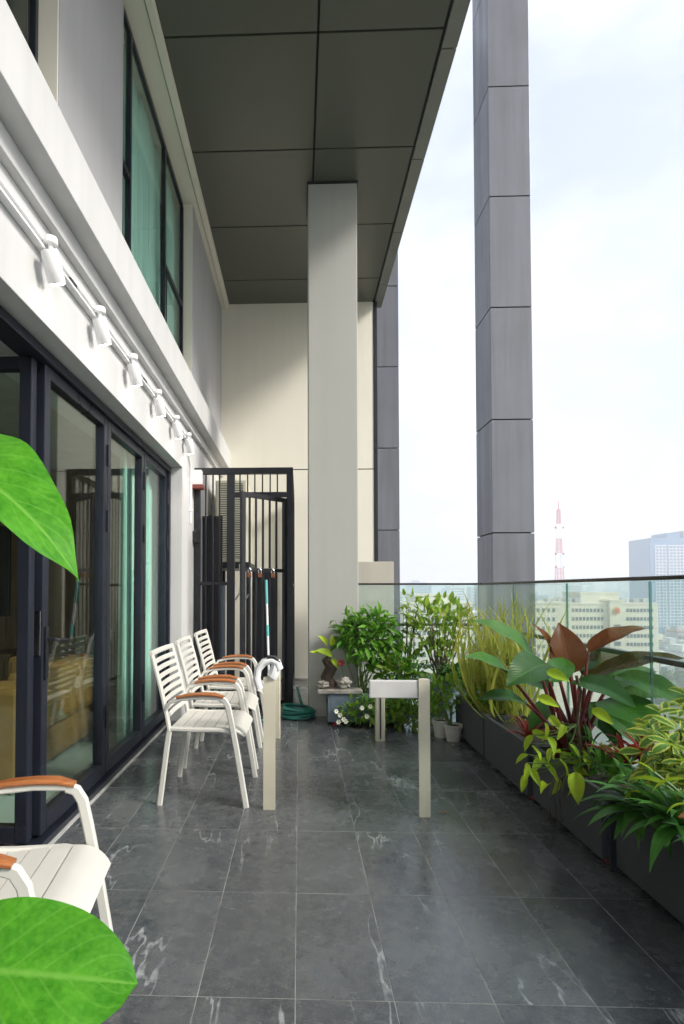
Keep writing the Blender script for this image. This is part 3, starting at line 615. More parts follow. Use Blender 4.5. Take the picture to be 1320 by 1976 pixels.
# ------------------------------------------------------------------ leaves
def leaf_mesh(name, mat, wide=.35, shape='ovate', fold=.25, droop=.25, nl=10, nw=4, wave=.0, smooth=True, seed=0):
    rd = random.Random(seed); vs, fs, uvs = [], [], []
    for i in range(nl + 1):
        t = i / nl
        if shape == 'ovate': ww = math.sin(math.pi * min(1, t ** .72)) ** .8 * (1 - .25 * t)
        elif shape == 'obovate': ww = math.sin(math.pi * t ** 1.15) ** .62
        elif shape == 'lance': ww = math.sin(math.pi * t ** .8) ** 1.1
        elif shape == 'strap': ww = min(1, (t * 9) ** .6) * (1 - t ** 3) ** .8
        else: ww = (.45 + .55 * math.sin(math.pi * t)) * (1 - t ** 6)
        if shape == 'ovate' and t > .85: ww *= 1 - .45 * (t - .85) / .15
        ww = max(ww, .004) * wide / 2
        a = droop * t * t * .5; yy = t * (1 - .25 * abs(droop) * t * t); zz = -a
        for j in range(nw + 1):
            q = j / nw * 2 - 1; x = q * ww
            z = zz + fold * abs(x) + wave * wide * math.sin(t * 17 + (3 if q > 0 else 0)) * q * q
            vs.append((x, yy, z)); uvs.append(((q + 1) / 2, t))
    for i in range(nl):
        for j in range(nw): b = i * (nw + 1) + j; fs.append((b, b + 1, b + nw + 2, b + nw + 1))
    te = Vector(vs[nl * (nw + 1) + nw // 2]); an = math.atan2(te.z, te.y); ln = math.hypot(te.y, te.z); ca, sa = math.cos(an), math.sin(an)
    vs = [(x, (y * ca + z * sa) / ln, (-y * sa + z * ca) / ln) for x, y, z in vs]
    me = bpy.data.meshes.new(name); me.from_pydata(vs, [], fs); uv = me.uv_layers.new(name='UVMap')
    for lp in me.loops: uv.data[lp.index].uv = uvs[lp.vertex_index]
    for p in me.polygons: p.use_smooth = smooth
    me.materials.append(M[mat]); return me
def leaf(me, base, tip, parent, up=(0, 0, 1), wscale=1, roll=0, name='leaf'):
    base, tip = Vector(base), Vector(tip); y = tip - base; L_ = y.length; y.normalize(); up = Vector(up)
    x = y.cross(up)
    if x.length < 1e-3: x = Vector((1, 0, 0))
    x.normalize(); z = x.cross(y)
    if roll: q = Matrix.Rotation(roll, 3, y); x = q @ x; z = q @ z
    o = bpy.data.objects.new(name, me); col.objects.link(o); o.parent = parent; W[o.name] = base
    mtx = Matrix(((x.x * L_ * wscale, y.x * L_, z.x * L_), (x.y * L_ * wscale, y.y * L_, z.y * L_), (x.z * L_ * wscale, y.z * L_, z.z * L_))).to_4x4(); mtx.translation = base - W[parent.name]
    o.matrix_local = mtx; return o
def sag(a, b, s_=.1, n=6):
    a, b = Vector(a), Vector(b); return [a.lerp(b, k / n) + Vector((0, 0, s_ * 4 * (k / n) * (1 - k / n))) for k in range(n + 1)]
rnd = random.Random(3)
def rv(s_=1): return Vector((rnd.uniform(-s_, s_), rnd.uniform(-s_, s_), rnd.uniform(-s_, s_)))
# ---- big philodendron
ph = thing('philodendron', (1.53, 3.25, .29), 'large philodendron with glossy dark and bronze leaves on red stalks', 'plant')
LM = {k: leaf_mesh('leaf', k, wd, 'ovate', fo, dr, 16, 8, .02, seed=i) for i, (k, wd, fo, dr) in enumerate((('leaf_philodendron', .50, .25, .55), ('leaf_bronze', .50, .35, .45), ('leaf_olive', .44, .25, .5)))}
C0 = Vector((1.53, 3.25, .29))
PL = [  # material, base px, Y, tip px, Y, width scale, roll
    ('leaf_philodendron', 1026, 1276, 3.2, 903, 1196, 3.15, .95, .75), ('leaf_philodendron', 985, 1312, 3.1, 890, 1266, 2.95, 1.0, .55), ('leaf_philodendron', 1005, 1352, 3.1, 915, 1348, 3.0, .9, .45),
    ('leaf_philodendron', 1046, 1278, 3.0, 968, 1322, 2.80, 1.25, -.35), ('leaf_philodendron', 1050, 1312, 3.0, 1088, 1272, 3.2, 1.0, .4),
    ('leaf_bronze', 1088, 1298, 3.2, 1068, 1200, 3.25, 1.55, .15), ('leaf_bronze', 1060, 1275, 3.25, 1020, 1203, 3.2, .7, 1.0), ('leaf_bronze', 1122, 1256, 3.3, 1233, 1210, 3.3, .75, -.55),
    ('leaf_olive', 1134, 1300, 3.15, 1306, 1268, 2.95, .95, -.75), ('leaf_philodendron', 1172, 1300, 3.2, 1319, 1372, 2.85, 1.0, -.5), ('leaf_philodendron', 1096, 1310, 3.0, 1210, 1362, 2.70, 1.1, -.45),
    ('leaf_philodendron', 1150, 1345, 3.1, 1262, 1420, 2.75, 1.45, -.35), ('leaf_philodendron', 1130, 1330, 3.35, 1250, 1292, 3.45, .9, -.3), ('leaf_philodendron', 1090, 1290, 3.4, 1120, 1262, 3.7, 1.3, 0),
    ('leaf_philodendron', 1120, 1350, 3.3, 1180, 1440, 3.1, 1.1, -.3), ('leaf_philodendron', 1180, 1330, 3.4, 1300, 1330, 3.4, 1.2, -.2), ('leaf_philodendron', 1060, 1350, 3.3, 1010, 1405, 3.2, 1.0, .3), ('leaf_olive', 1110, 1300, 3.4, 1190, 1262, 3.6, 1.1, 0), ('leaf_philodendron', 1050, 1330, 3.35, 985, 1300, 3.7, 1.0, .3), ('leaf_philodendron', 1150, 1370, 3.2, 1245, 1455, 3.05, 1.0, -.3)]
for k, (mt, bx, by, bY, tx, ty, tY, ws, ro) in enumerate(PL):
    b, t_ = at(bx, by, bY), at(tx, ty, tY); leaf(LM[mt], b, t_, ph, (-.2, -.62, .75), ws, ro * .45)
    a = C0 + Vector((rnd.uniform(-.06, .06), rnd.uniform(-.06, .06), 0)); obj('stalk', MB().tube(sag(a, b, .02), .011, 7, [1.5, 1.25, 1.1, 1, .9, .8, .6]), 'petiole_red', ph, True)
for k in range(7):
    a = C0 + Vector((rnd.uniform(-.05, .05), rnd.uniform(-.1, .05), 0)); obj('sheath', MB().tube([a, a + Vector((rnd.uniform(-.05, .05), -.02, .14)), a + Vector((rnd.uniform(-.1, .1), -.03, .30 + .1 * rnd.random()))], .02, 7, [1, .8, .1]), 'petiole_red', ph, True)
# ---- lime vine in front
lv = thing('lime_vine', (1.42, 3.0, .29), 'trailing lime green vine hanging over the planter under the philodendron', 'plant')
LL = [leaf_mesh('leaf', 'leaf_lime', .48, 'ovate', .45, d_, 10, 4, .03) for d_ in (.4, 1.0)]
vine_px = [(1022, 1444), (1049, 1430), (1060, 1388), (1037, 1403), (999, 1456), (1025, 1473), (1003, 1479), (1022, 1489), (1049, 1480), (1070, 1471), (1093, 1442), (1108, 1456), (1050, 1448), (1030, 1410), (1012, 1425), (1080, 1500), (1060, 1505), (1040, 1512), (1097, 1485), (1070, 1405), (1000, 1500), (1085, 1455), (1115, 1480), (1065, 1450), (1032, 1460)]
nodes = []
for i, (px, py) in enumerate(vine_px):
    c_ = at(px, py, 2.86 + .16 * rnd.random()); d_ = Vector((rnd.uniform(-.7, .5), rnd.uniform(-.7, .1), rnd.uniform(-1, -.1))).normalized(); Ln = rnd.uniform(.085, .125)
    leaf(LL[i % 2], c_ - d_ * Ln * .4, c_ + d_ * Ln * .6, lv, (rnd.uniform(-.7, .4), rnd.uniform(-.9, -.1), rnd.uniform(.3, 1)), rnd.uniform(.75, 1), rnd.uniform(-.8, .8)); nodes.append(c_ - d_ * Ln * .4)
for (px, py, tx, ty, Y) in ((1028, 1340, 1068, 1360, 2.9), (1128, 1362, 1168, 1392, 2.85), (1045, 1292, 1088, 1312, 2.85), (1096, 1480, 1101, 1542, 2.75), (1210, 1395, 1240, 1380, 2.8)): leaf(LL[0], at(px, py, Y), at(tx, ty, Y - .06), lv, (-.2, -.7, .7), 1.1, .2)
stem0 = at(1095, 1500, 3.0)
m1 = [at(1110, 1500, 3.05), at(1108, 1450, 2.98), at(1100, 1390, 2.95), at(1108, 1330, 2.92), at(1100, 1300, 2.92)]; obj('stem', MB().tube(m1, .008, 6), 'bark', lv, True)
for n_ in nodes[::1]:
    tgt = min((Vector(p) for p in m1), key=lambda p: (p - n_).length); obj('twig', MB().tube(sag(tgt, n_, -.02, 4), .003, 5), 'stem_green', lv, True)
for (px, ey) in ((1050, 1610), (1070, 1570), (1062, 1585)): obj('hanging_root', MB().tube([at(px + 6, 1490, 2.84), at(px - 4, 1530, 2.80), at(px, 1575, 2.79), at(px + 3, ey, 2.79)], .003, 5), 'dark_wood', lv, True)
# ---- red bromeliad
br = thing('red_bromeliad', (1.55, 2.86, .28), 'red strap leaved bromeliad in the planter between philodendron and variegated shrub', 'plant')
LR = leaf_mesh('leaf', 'leaf_red', .16, 'strap', .5, .9, 8, 2)
for (cx, cy, Y, n_) in ((1185, 1445, 2.83, 20), (1218, 1432, 2.78, 16), (1010, 1398, 3.45, 16)):
    c_ = at(cx, cy, Y)
    for k in range(n_): a = k * 2.4; e_ = rnd.uniform(.15, 1.0); d_ = Vector((math.cos(a) * math.cos(e_), math.sin(a) * math.cos(e_), math.sin(e_))); leaf(LR, c_ + Vector((0, 0, -.08)), c_ + Vector((0, 0, -.08)) + d_ * rnd.uniform(.14, .24), br)
# ---- variegated schefflera
vs_ = thing('variegated_shrub', (1.55, 2.35, .29), 'yellow and green variegated shrub with fingered leaves beside the railing', 'plant')
LV = [leaf_mesh('leaf', 'leaf_varieg', .42, 'obovate', .25, d_, 7, 4) for d_ in (.3, .7)]
for (px, py, Y) in ((1262, 1372, 2.45), (1300, 1362, 2.4), (1248, 1412, 2.35), (1290, 1400, 2.3), (1322, 1395, 2.3), (1258, 1450, 2.3), (1298, 1440, 2.25), (1325, 1430, 2.3), (1240, 1475, 2.3), (1282, 1480, 2.2), (1318, 1475, 2.2), (1345, 1410, 2.35), (1350, 1460, 2.25), (1312, 1340, 2.55), (1270, 1500, 2.25), (1225, 1440, 2.4), (1232, 1392, 2.5), (1300, 1510, 2.15), (1335, 1500, 2.15), (1275, 1425, 2.25), (1310, 1460, 2.15)):
    c_ = at(px, py, Y); ax = (Vector((rnd.uniform(-.6, .3), rnd.uniform(-.8, 0), .8))).normalized(); n_ = rnd.choice((6, 7, 8)); u_ = ax.orthogonal().normalized(); w_ = ax.cross(u_)
    for k in range(n_): a = 2 * math.pi * k / n_ + rnd.uniform(-.2, .2); d_ = (u_ * math.cos(a) + w_ * math.sin(a) - ax * rnd.uniform(.0, .5)).normalized(); leaf(LV[k % 2], c_ + d_ * .012, c_ + d_ * rnd.uniform(.075, .115), vs_, ax, 1, rnd.uniform(-.2, .2))
    obj('stalk', MB().tube(sag((1.56 + rnd.uniform(-.04, .04), 2.36 + rnd.uniform(-.06, .06), .29), c_, -.03, 5), .0045, 6), 'stem_green', vs_, True)
# ---- strap-leaved plants spilling forward
LS = [leaf_mesh('leaf', 'leaf_strap', .20, 'lance', .4, d_, 9, 2) for d_ in (.6, 1.1)]
for gi, (px, py, Y, n_, lab) in enumerate(((1215, 1550, 2.28, 38, 'dark green strap leaved plant hanging over the planter below the variegated shrub'), (1285, 1580, 2.05, 38, 'dark green strap leaved plant in deep shade beside the brown leaf'))):
    c_ = at(px, py, Y); sp_ = thing('strap_leaf_plant', (c_.x, c_.y, .285), lab, 'plant')
    obj('stem', MB().tube([(c_.x + .1, c_.y + .02, .29), (c_.x + .04, c_.y, .33), c_], .012, 7), 'stem_green', sp_, True)
    for k in range(n_): a = k * 2.4 + gi; e_ = rnd.uniform(-.9, .8); d_ = Vector((math.cos(a) * math.cos(e_) - .25, math.sin(a) * math.cos(e_) - .2, math.sin(e_))).normalized(); leaf(LS[k % 2], c_, c_ + d_ * rnd.uniform(.15, .27), sp_)
bp = thing('broad_leaf_plant', (1.52, 2.0, .29), 'pale green broad leaves arching out at the end of the planters', 'plant')
LB = leaf_mesh('leaf', 'leaf_broad', .46, 'ovate', .3, .35, 12, 6, .01); LD = leaf_mesh('leaf', 'leaf_dead', .5, 'ovate', .35, .4, 10, 4, .05); LL2 = leaf_mesh('leaf', 'leaf_lime', .45, 'ovate', .3, .8, 10, 4)
for (me, bx, by, bY, tx, ty, tY, ro) in ((LB, 1335, 1548, 2.0, 1246, 1510, 2.1, .5), (LB, 1240, 1572, 2.1, 1285, 1578, 1.95, .3), (LL2, 1262, 1505, 2.1, 1188, 1498, 2.15, .6), (LL2, 1340, 1470, 2.1, 1263, 1470, 2.2, .5), (LD, 1345, 1552, 1.9, 1282, 1562, 1.9, -.9), (LL2, 1228, 1518, 2.15, 1184, 1532, 2.2, .5), (LB, 1340, 1600, 1.9, 1270, 1610, 1.9, .5), (LL2, 1300, 1492, 2.0, 1235, 1520, 2.05, .4), (LL2, 1330, 1505, 1.95, 1290, 1470, 2.0, .2), (LL2, 1240, 1480, 2.1, 1195, 1460, 2.15, .3), (LL2, 1320, 1540, 1.9, 1262, 1556, 1.9, .4), (LL2, 1290, 1440, 2.1, 1240, 1425, 2.15, .3), (LL2, 1335, 1420, 2.1, 1290, 1390, 2.15, .3)):
    b = at(bx, by, bY); leaf(me, b, at(tx, ty, tY), bp, (0, 0, 1), 1, ro); obj('stalk', MB().tube(sag((1.53, 2.0, .285), b, .03, 5), .006, 6), 'stem_green', bp, True)
# ---- small shrubs filling the near planter (in shade)
def clump(name, label, c, rad, n, me_list, stemc, Lr, grp=None, trunk=None, nstuff=0, stuffmat=None, base=None, droop=.3, upw=.3, shell=.5, seed=0):
    rr = random.Random(seed); base = Vector(base or (c[0], c[1], .29)); p = thing(name, base, label, 'plant', grp); c = Vector(c)
    def pt():
        while True:
            q = Vector((rr.uniform(-1, 1), rr.uniform(-1, 1), rr.uniform(-1, 1)))
            if shell < q.length < 1 + .18 * math.sin(q.x * 7) * math.cos(q.z * 6): return q
    tips = []
    for k in range(n):
        q = pt(); pos = c + Vector((q.x * rad[0], q.y * rad[1], q.z * rad[2])); L_ = rr.uniform(*Lr)
        d_ = (q * .8 + Vector((rr.uniform(-.6, .6), rr.uniform(-.6, .6), rr.uniform(-.6, .6) + upw))).normalized(); leaf(me_list[k % len(me_list)], pos - d_ * L_ * .5, pos + d_ * L_ * .5, p, (rr.uniform(-.4, .4), rr.uniform(-.6, .2), 1), 1, rr.uniform(-.5, .5)); tips.append(pos - d_ * L_ * .5)
    if nstuff:
        vs, fs, uvs = [], [], []; src = me_list[0]; sv = [Vector(v.co) for v in src.vertices]; sf = [tuple(f.vertices) for f in src.polygons]; su = {}
        for lp, u in zip(src.loops, src.uv_layers[0].data): su[lp.vertex_index] = tuple(u.uv)
        for k in range(nstuff):
            q = pt() * .92; pos = c + Vector((q.x * rad[0], q.y * rad[1], q.z * rad[2])); L_ = rr.uniform(*Lr); e_ = Euler((rr.uniform(-.9, .5), rr.uniform(-.6, .6), rr.uniform(0, 6.28))).to_matrix(); b = len(vs)
            vs += [tuple(e_ @ (v * L_) + pos - base) for v in sv]; fs += [tuple(b + i for i in f) for f in sf]; uvs += [su[i] for i in range(len(sv))]
        me = bpy.data.meshes.new('foliage'); me.from_pydata(vs, [], fs); uv = me.uv_layers.new(name='UVMap')
        for lp in me.loops: uv.data[lp.index].uv = uvs[lp.vertex_index]
        me.materials.append(src.materials[0]); o = bpy.data.objects.new('foliage', me); col.objects.link(o); o.parent = p; o['kind'] = 'stuff'
    k = stemc
    for i in range(k):
        e_ = rr.choice(tips); b0 = base + Vector((rr.uniform(-.04, .04), rr.uniform(-.04, .04), 0)); obj('branch', MB().tube([b0, b0.lerp(e_, .4) + Vector((rr.uniform(-.03, .03), 0, .03)), b0.lerp(e_, .75) + Vector((0, 0, .03)), e_], .008 if trunk else .005, 6, [1, .8, .6, .3]), trunk or 'stem_green', p, True)
    return p
BU = [leaf_mesh('leaf', 'leaf_bush', .30, 'lance', .35, d_, 6, 2) for d_ in (.4, .9)]
CI = [leaf_mesh('leaf', 'leaf_citrus', .50, 'ovate', .3, d_, 6, 2) for d_ in (.2, .6)]
clump('leafy_bush', 'dense bright green bush beside the grey column', (.64, 5.36, .80), (.33, .22, .29), 280, BU, 22, (.09, .14), nstuff=420, base=(.6, 5.38, .24), upw=-.1, seed=1, shell=.35)
clump('citrus_shrub', 'airy yellow green citrus shrub with bare stems in a tall pot', (1.30, 5.36, .90), (.34, .22, .30), 290, CI, 22, (.07, .12), trunk='bark', base=(1.33, 5.32, .34), seed=2, upw=.2, shell=.25)
clump('citrus_sprig', 'upright sprig with scattered leaves between bush and citrus shrub', (1.06, 5.45, 1.08), (.12, .08, .17), 34, CI, 8, (.05, .085), trunk='bark', base=(1.02, 5.45, .1), seed=5, shell=.2)
clump('trailing_flowers', 'low trailing plant with white flowers before the blue grey planter', (.68, 5.16, .16), (.36, .10, .16), 200, [BU[1], CI[0]], 10, (.05, .085), nstuff=200, base=(.66, 5.2, .24), seed=3, shell=.2)
fw = [o for o in bpy.data.objects if o.name == 'trailing_flowers'][0]
fb = MB()
for k in range(6):
    a = k * math.pi / 3; ca, sa = math.cos(a), math.sin(a); b = len(fb.v)
    for rr_, ww_, zz_ in ((.003, .002, .0), (.012, .007, .006), (.019, .006, .007), (.024, .001, .003)):
        for q in (-1, 1): fb.v.append((rr_ * ca - q * ww_ * sa, rr_ * sa + q * ww_ * ca, zz_))
    fb.f += [(b + 2 * q, b + 2 * q + 1, b + 2 * q + 3, b + 2 * q + 2) for q in range(3)]
FM, _ = mesh_of('flower', fb, 'flower_white')
for px, py in ((655, 1378), (662, 1386), (648, 1371), (697, 1364), (706, 1380), (666, 1390), (713, 1361), (652, 1391)): o = link('flower', FM, at(px, py, 5.05), fw); o.rotation_euler = (R(70), 0, rnd.uniform(-.5, .5))
clump('corner_shrub', 'low yellow green shrub at the foot of the table, beside the white pots', (1.00, 5.08, .18), (.28, .14, .20), 240, [CI[0], CI[1], BU[0]], 10, (.05, .085), nstuff=160, base=(1.02, 5.2, .02), seed=4, shell=.2)
clump('pot_plant', 'spreading yellow green plant growing over the two white pots', (1.22, 4.88, .36), (.25, .20, .18), 220, [BU[1], CI[1]], 12, (.05, .09), base=(1.235, 4.80, .12), seed=6, shell=.2)
clump('arching_fern', 'dark arching fronds around the foot of the citrus shrub', (1.42, 5.2, .47), (.20, .16, .10), 90, [LS[0], LS[1]], 8, (.12, .2), base=(1.45, 5.3, .36), seed=7, shell=.1)
clump('ledge_shrub', 'mid green plant between the bush and the table apron', (.92, 5.36, .52), (.32, .18, .22), 230, [BU[0], CI[1]], 10, (.07, .12), nstuff=150, base=(.85, 5.4, .24), seed=8, shell=.2)
clump('corner_ground_plant', 'leafy green plant filling the corner planter', (1.52, 4.6, .42), (.20, .36, .13), 150, [CI[0], BU[0]], 10, (.06, .10), nstuff=120, base=(1.52, 4.55, .28), seed=9, shell=.1)
clump('shade_shrub', 'shaded green shrub under the variegated leaves in the planter', (1.55, 2.5, .40), (.16, .36, .13), 110, [BU[0], LS[0]], 8, (.08, .13), base=(1.55, 2.5, .28), seed=10, shell=.1)
clump('shade_shrub', 'shaded green shrub at the foot of the philodendron', (1.55, 3.05, .38), (.15, .34, .12), 90, [BU[0], LS[0]], 8, (.08, .13), base=(1.55, 3.05, .28), seed=11, shell=.1)
clump('shade_shrub', 'shaded green shrub in the planter beside the camera', (1.52, 1.4, .40), (.16, .42, .14), 110, [BU[0], LS[1]], 8, (.09, .14), base=(1.52, 1.4, .28), seed=12, shell=.1)
# ---- yellow grass
yg = thing('ornamental_grass', (1.56, 4.45, .28), 'tall yellow ornamental grass rising behind the dark leaves', 'plant')
LG = [leaf_mesh('blade', 'leaf_grass', .020, 'strap', .3, d_, 10, 2) for d_ in (.5, 1.3, 2.0)]
for k in range(240):
    b = Vector((1.54 + rnd.uniform(-.13, .13), 4.45 + rnd.uniform(-.35, .4), .28)); h = rnd.uniform(.4, .95) if k > 25 else rnd.uniform(.8, 1.0); d_ = Vector((rnd.uniform(-.3, .3), rnd.uniform(-.3, .2), 1)).normalized(); leaf(LG[k % 3], b, b + d_ * h, yg, (rnd.uniform(-1, 1), rnd.uniform(-1, 1), .1), rnd.uniform(.7, 1.4), 0, 'blade')
GS = [leaf_mesh('leaf', 'leaf_grass', .30, 'lance', .3, .5, 5, 2)]
clump('yellow_foliage', 'fine yellow foliage in the planter under the tall grass', (1.54, 4.45, .60), (.15, .38, .26), 200, GS, 12, (.04, .075), nstuff=500, base=(1.54, 4.45, .28), seed=13, shell=.1)
# ---- single blue-green lit seedling left of the bush, bonsai on rock
bo = thing('bonsai', (.28, 5.34, .325), 'dark bonsai stump with bright leaves on the pale stone slab', 'plant')
obj('trunk', MB().tube([(.30, 5.34, .325), (.26, 5.34, .42), (.31, 5.35, .52), (.24, 5.34, .60)], .045, 9, [1.5, 1.3, 1.5, .8]), 'dark_wood', bo, True)
for (bx, by, tx, ty, w_) in ((640, 1265, 608, 1255, 1.2), (632, 1245, 612, 1226, 1), (640, 1245, 640, 1224, 1), (615, 1262, 596, 1258, .8), (640, 1270, 652, 1290, .9)): leaf(LL[0], at(bx, by, 5.3), at(tx, ty, 5.25), bo, (0, -.7, .7), w_, .1)
def rock(x, y, z, r_, label, seed):
    bm = bmesh.new(); bmesh.ops.create_icosphere(bm, subdivisions=3, radius=r_); rr = random.Random(seed); ph_ = [rr.uniform(0, 6) for _ in range(6)]
    for v in bm.verts:
        c_ = v.co / r_; k = 1 + .22 * math.sin(c_.x * 4 + ph_[0]) * math.cos(c_.y * 5 + ph_[1]) + .15 * math.sin(c_.z * 7 + ph_[2]) + .08 * math.sin(c_.x * 13 + ph_[3]) ; v.co = v.co * k; v.co.z *= .75
    z0 = min(v.co.z for v in bm.verts)
    for v in bm.verts: v.co.z -= z0
    me = bpy.data.meshes.new('rock'); bm.to_mesh(me); bm.free(); me.materials.append(M['rock']); return tag(link('rock', me, (x, y, z)), label, 'rock')
rock(.22, 5.29, .326, .05, 'rough pale rock on the stone slab beside the bonsai', 1); rock(.42, 5.3, .326, .065, 'rough grey rock on the stone slab under the bush', 2)
pk = thing('pink_flower', (.40, 5.3, .40), 'small pink flower above the stone slab', 'flower')
obj('stem', MB().tube([(.42, 5.3, .40), (.40, 5.28, .50), (.385, 5.25, .57)], .004, 6), 'stem_green', pk)
FP = leaf_mesh('petal', 'leaf_red', .5, 'ovate', .2, .3, 5, 2)
for k in range(7): a = k * .9; leaf(FP, (.385, 5.25, .57), (.385 + .04 * math.cos(a), 5.235, .57 + .04 * math.sin(a)), pk, (0, -1, 0), 1, 0, 'petal')
# ---- plant beside the camera with two large leaves in the picture
np_ = thing('potted_tree', (-.72, .62, 0), 'large leaved potted plant whose bright green leaves reach in beside the chairs', 'plant')
obj('pot', MB().lathe([(0, 0), (.11, 0), (.15, .24), (.165, .245), (.165, .28), (.145, .28), (.14, .24), (0, .24)], (-.72, .62, 0), 24), 'pot_white', np_, True)
obj('trunk', MB().tube([(-.72, .62, .2), (-.71, .63, .6), (-.74, .62, 1.0), (-.72, .63, 1.5)], .014, 8, [1.2, 1, .8, .5]), 'bark', np_, True)
LN = leaf_mesh('leaf', 'leaf_near', .58, 'obovate', .12, .22, 22, 10, .012); LN2 = leaf_mesh('leaf', 'leaf_near', .62, 'ovate', .22, .7, 22, 10, .02)
b1, t1 = at(-260, 1865, .80), at(268, 1892, .82); leaf(LN, b1, t1, np_, (.1, -.65, .75), .84, 0); obj('stalk', MB().tube([(-.72, .625, .62), (-.66, .70, .70), b1], .005, 6), 'stem_green', np_, True)
b2, t2 = at(-240, 835, .88), at(147, 1122, .80); leaf(LN2, b2, t2, np_, (.55, -.75, .45), .82, -.25); obj('stalk', MB().tube([(-.73, .625, 1.2), (-.67, .72, 1.35), b2], .005, 6), 'stem_green', np_, True)
for k, (dx, dy, dz, z) in enumerate(((-.3, .1, .05, 1.3), (-.1, -.3, .05, 1.4), (-.25, -.2, .0, 1.1), (-.05, -.25, .2, 1.5))): leaf(LN, (-.74, .6, z), (-.74 + dx, .6 + dy, z + dz), np_)
for k, (px, py, l_) in enumerate(((1010, 1506, .04), (955, 1480, .03), (845, 1562, .03), (900, 1420, .03), (690, 1405, .025))):
    Y = 1355 / (py - 1138); p = at(px, py, Y); t = thing('fallen_leaf', (p.x, Y, .001), ['small dark leaf fallen on the tiles near the long planter', 'yellow leaf fallen on the tiles before the grey planters', 'tiny dry leaf fallen beside the cream table leg', 'green leaf fallen near the white pots', 'tiny leaf fallen before the flowering planter'][k], 'leaf')
    leaf(LD if k % 2 == 0 else LL[0], (p.x, Y, .003), (p.x + l_, Y + .01, .006), t, (0, 0, 1), 1, .2, 'blade')
# ------------------------------------------------------------------ city
def block(name, x0, x1, y0, y1, zt, mat, label, cat='building', group=None, cols=0, rws=0, ww=1.2, wh=1.8, margin=2, z_off=3, rowh=4.4, windowmat='far_window'):
    b = thing(name, ((x0 + x1) / 2, (y0 + y1) / 2, HB), label, cat, group)
    box('wall', (x0, x1, y0, y1, HB, zt), mat, b); box('parapet', (x0 - .3, x1 + .3, y0 - .3, y1 + .3, zt + .01, zt + 1.0), mat, b)
    if cols:
        wm, _ = mesh_of('window', MB().box(-ww / 2, ww / 2, -.12, .12, -wh / 2, wh / 2), windowmat); sm_, _ = mesh_of('sill', MB().box(-ww / 2 - .2, ww / 2 + .2, -.3, .1, -.12, .12), mat)
        for r_ in range(rws):
            for c_ in range(cols):
                x = x0 + margin + (x1 - x0 - 2 * margin) * (c_ + .5) / cols; z = zt - z_off - r_ * rowh; link('window', wm, (x, y0 - .05, z), b)
    return b
Yb = 300
def bx(px, Y): return (px - 577) * Y / 1090
def bz(py, Y): return CAMH - (py - 1138) * Y / 1090
block('city_office', bx(1085, Yb), bx(1160, Yb), Yb, Yb + 30, bz(1166, Yb), 'far_cream', 'cream office wing with rows of small windows left of the emblem', group='cream office building', cols=9, rws=8)
block('city_office', bx(1186, Yb), bx(1252, Yb), Yb, Yb + 30, bz(1166, Yb), 'far_cream', 'cream office wing with rows of small windows right of the emblem', group='cream office building', cols=8, rws=8)
ctr = block('city_office', bx(1160.5, Yb), bx(1185.5, Yb), Yb - 2, Yb + 30, bz(1160, Yb), 'far_cream', 'cream central bay of the office building carrying the round emblem', group='cream office building', cols=3, rws=6, z_off=13, ww=1.5, wh=2.2)
obj('emblem', MB().sweep([(bx(1172, Yb), Yb - 2.5, bz(1177, Yb)), (bx(1172, Yb), Yb - 2.05, bz(1177, Yb))], circ(1.9, 20)), 'emblem_gold', ctr); obj('emblem', MB().sweep([(bx(1172, Yb), Yb - 2.8, bz(1177, Yb)), (bx(1172, Yb), Yb - 2.51, bz(1177, Yb))], circ(1.2, 16)), 'emblem_red', ctr)
block('city_office', bx(1110, 306), bx(1182, 306), 306, 326, bz(1146, 306), 'far_cream', 'cream rooftop storey set back above the office wings')
block('city_office', bx(1010, 280), bx(1080, 280), 280, 310, bz(1165, 280), 'far_cream', 'cream office block beside the red and white mast', cols=4, rws=6, margin=4)
block('city_office', bx(1253.5, 300), bx(1262, 300), 304, 330, bz(1172, 300), 'far_white', 'narrow pale block at the end of the office wing')
wbk = block('city_court', bx(775, 260), bx(905, 260), 260, 290, bz(1166, 260), 'far_cream', 'pale building with a red emblem beyond the short glass railing', cols=12, rws=8, rowh=5)
obj('emblem', MB().sweep([(bx(853, 260), 259.4, bz(1178, 260)), (bx(853, 260), 259.9, bz(1178, 260))], circ(2.0, 18)), 'emblem_red', wbk)
block('city_court', bx(800, 262), bx(880, 262), 263, 285, bz(1150, 262), 'far_cream', 'set back top storey of the pale building beyond the short railing')
block('city_office', bx(905.5, 300), bx(985, 300), 300, 330, bz(1185, 300), 'far_white', 'low pale building behind the lone dark pillar', cols=8, rws=4)
def tank(px, py, Y, w_, label):
    x, z = bx(px, Y), bz(py, Y); t = thing('roof_tank', (x, Y + 4, z), label, 'tank', 'tanks on the cream office roofs'); box('drum', (x - w_, x + w_, Y + 4, Y + 8, z + 1.05, z + 3.2), 'far_grey', t, .3); box('frame', (x - w_ * .8, x + w_ * .8, Y + 4.5, Y + 7.5, z + .5, z + 1.04), 'far_white', t)
    obj('aerial', MB().tube([(x + w_, Y + 6, z + .9), (x + w_, Y + 6, z + 6)], .09, 5), 'far_grey', t)
for px, Y in ((1095, 300), (1112, 300), (1200, 300), (1222, 300), (1240, 300), (1030, 280), (1060, 280)): tank(px, 1166, Y, 1.6, 'small grey water tank with aerial on a cream office roof')
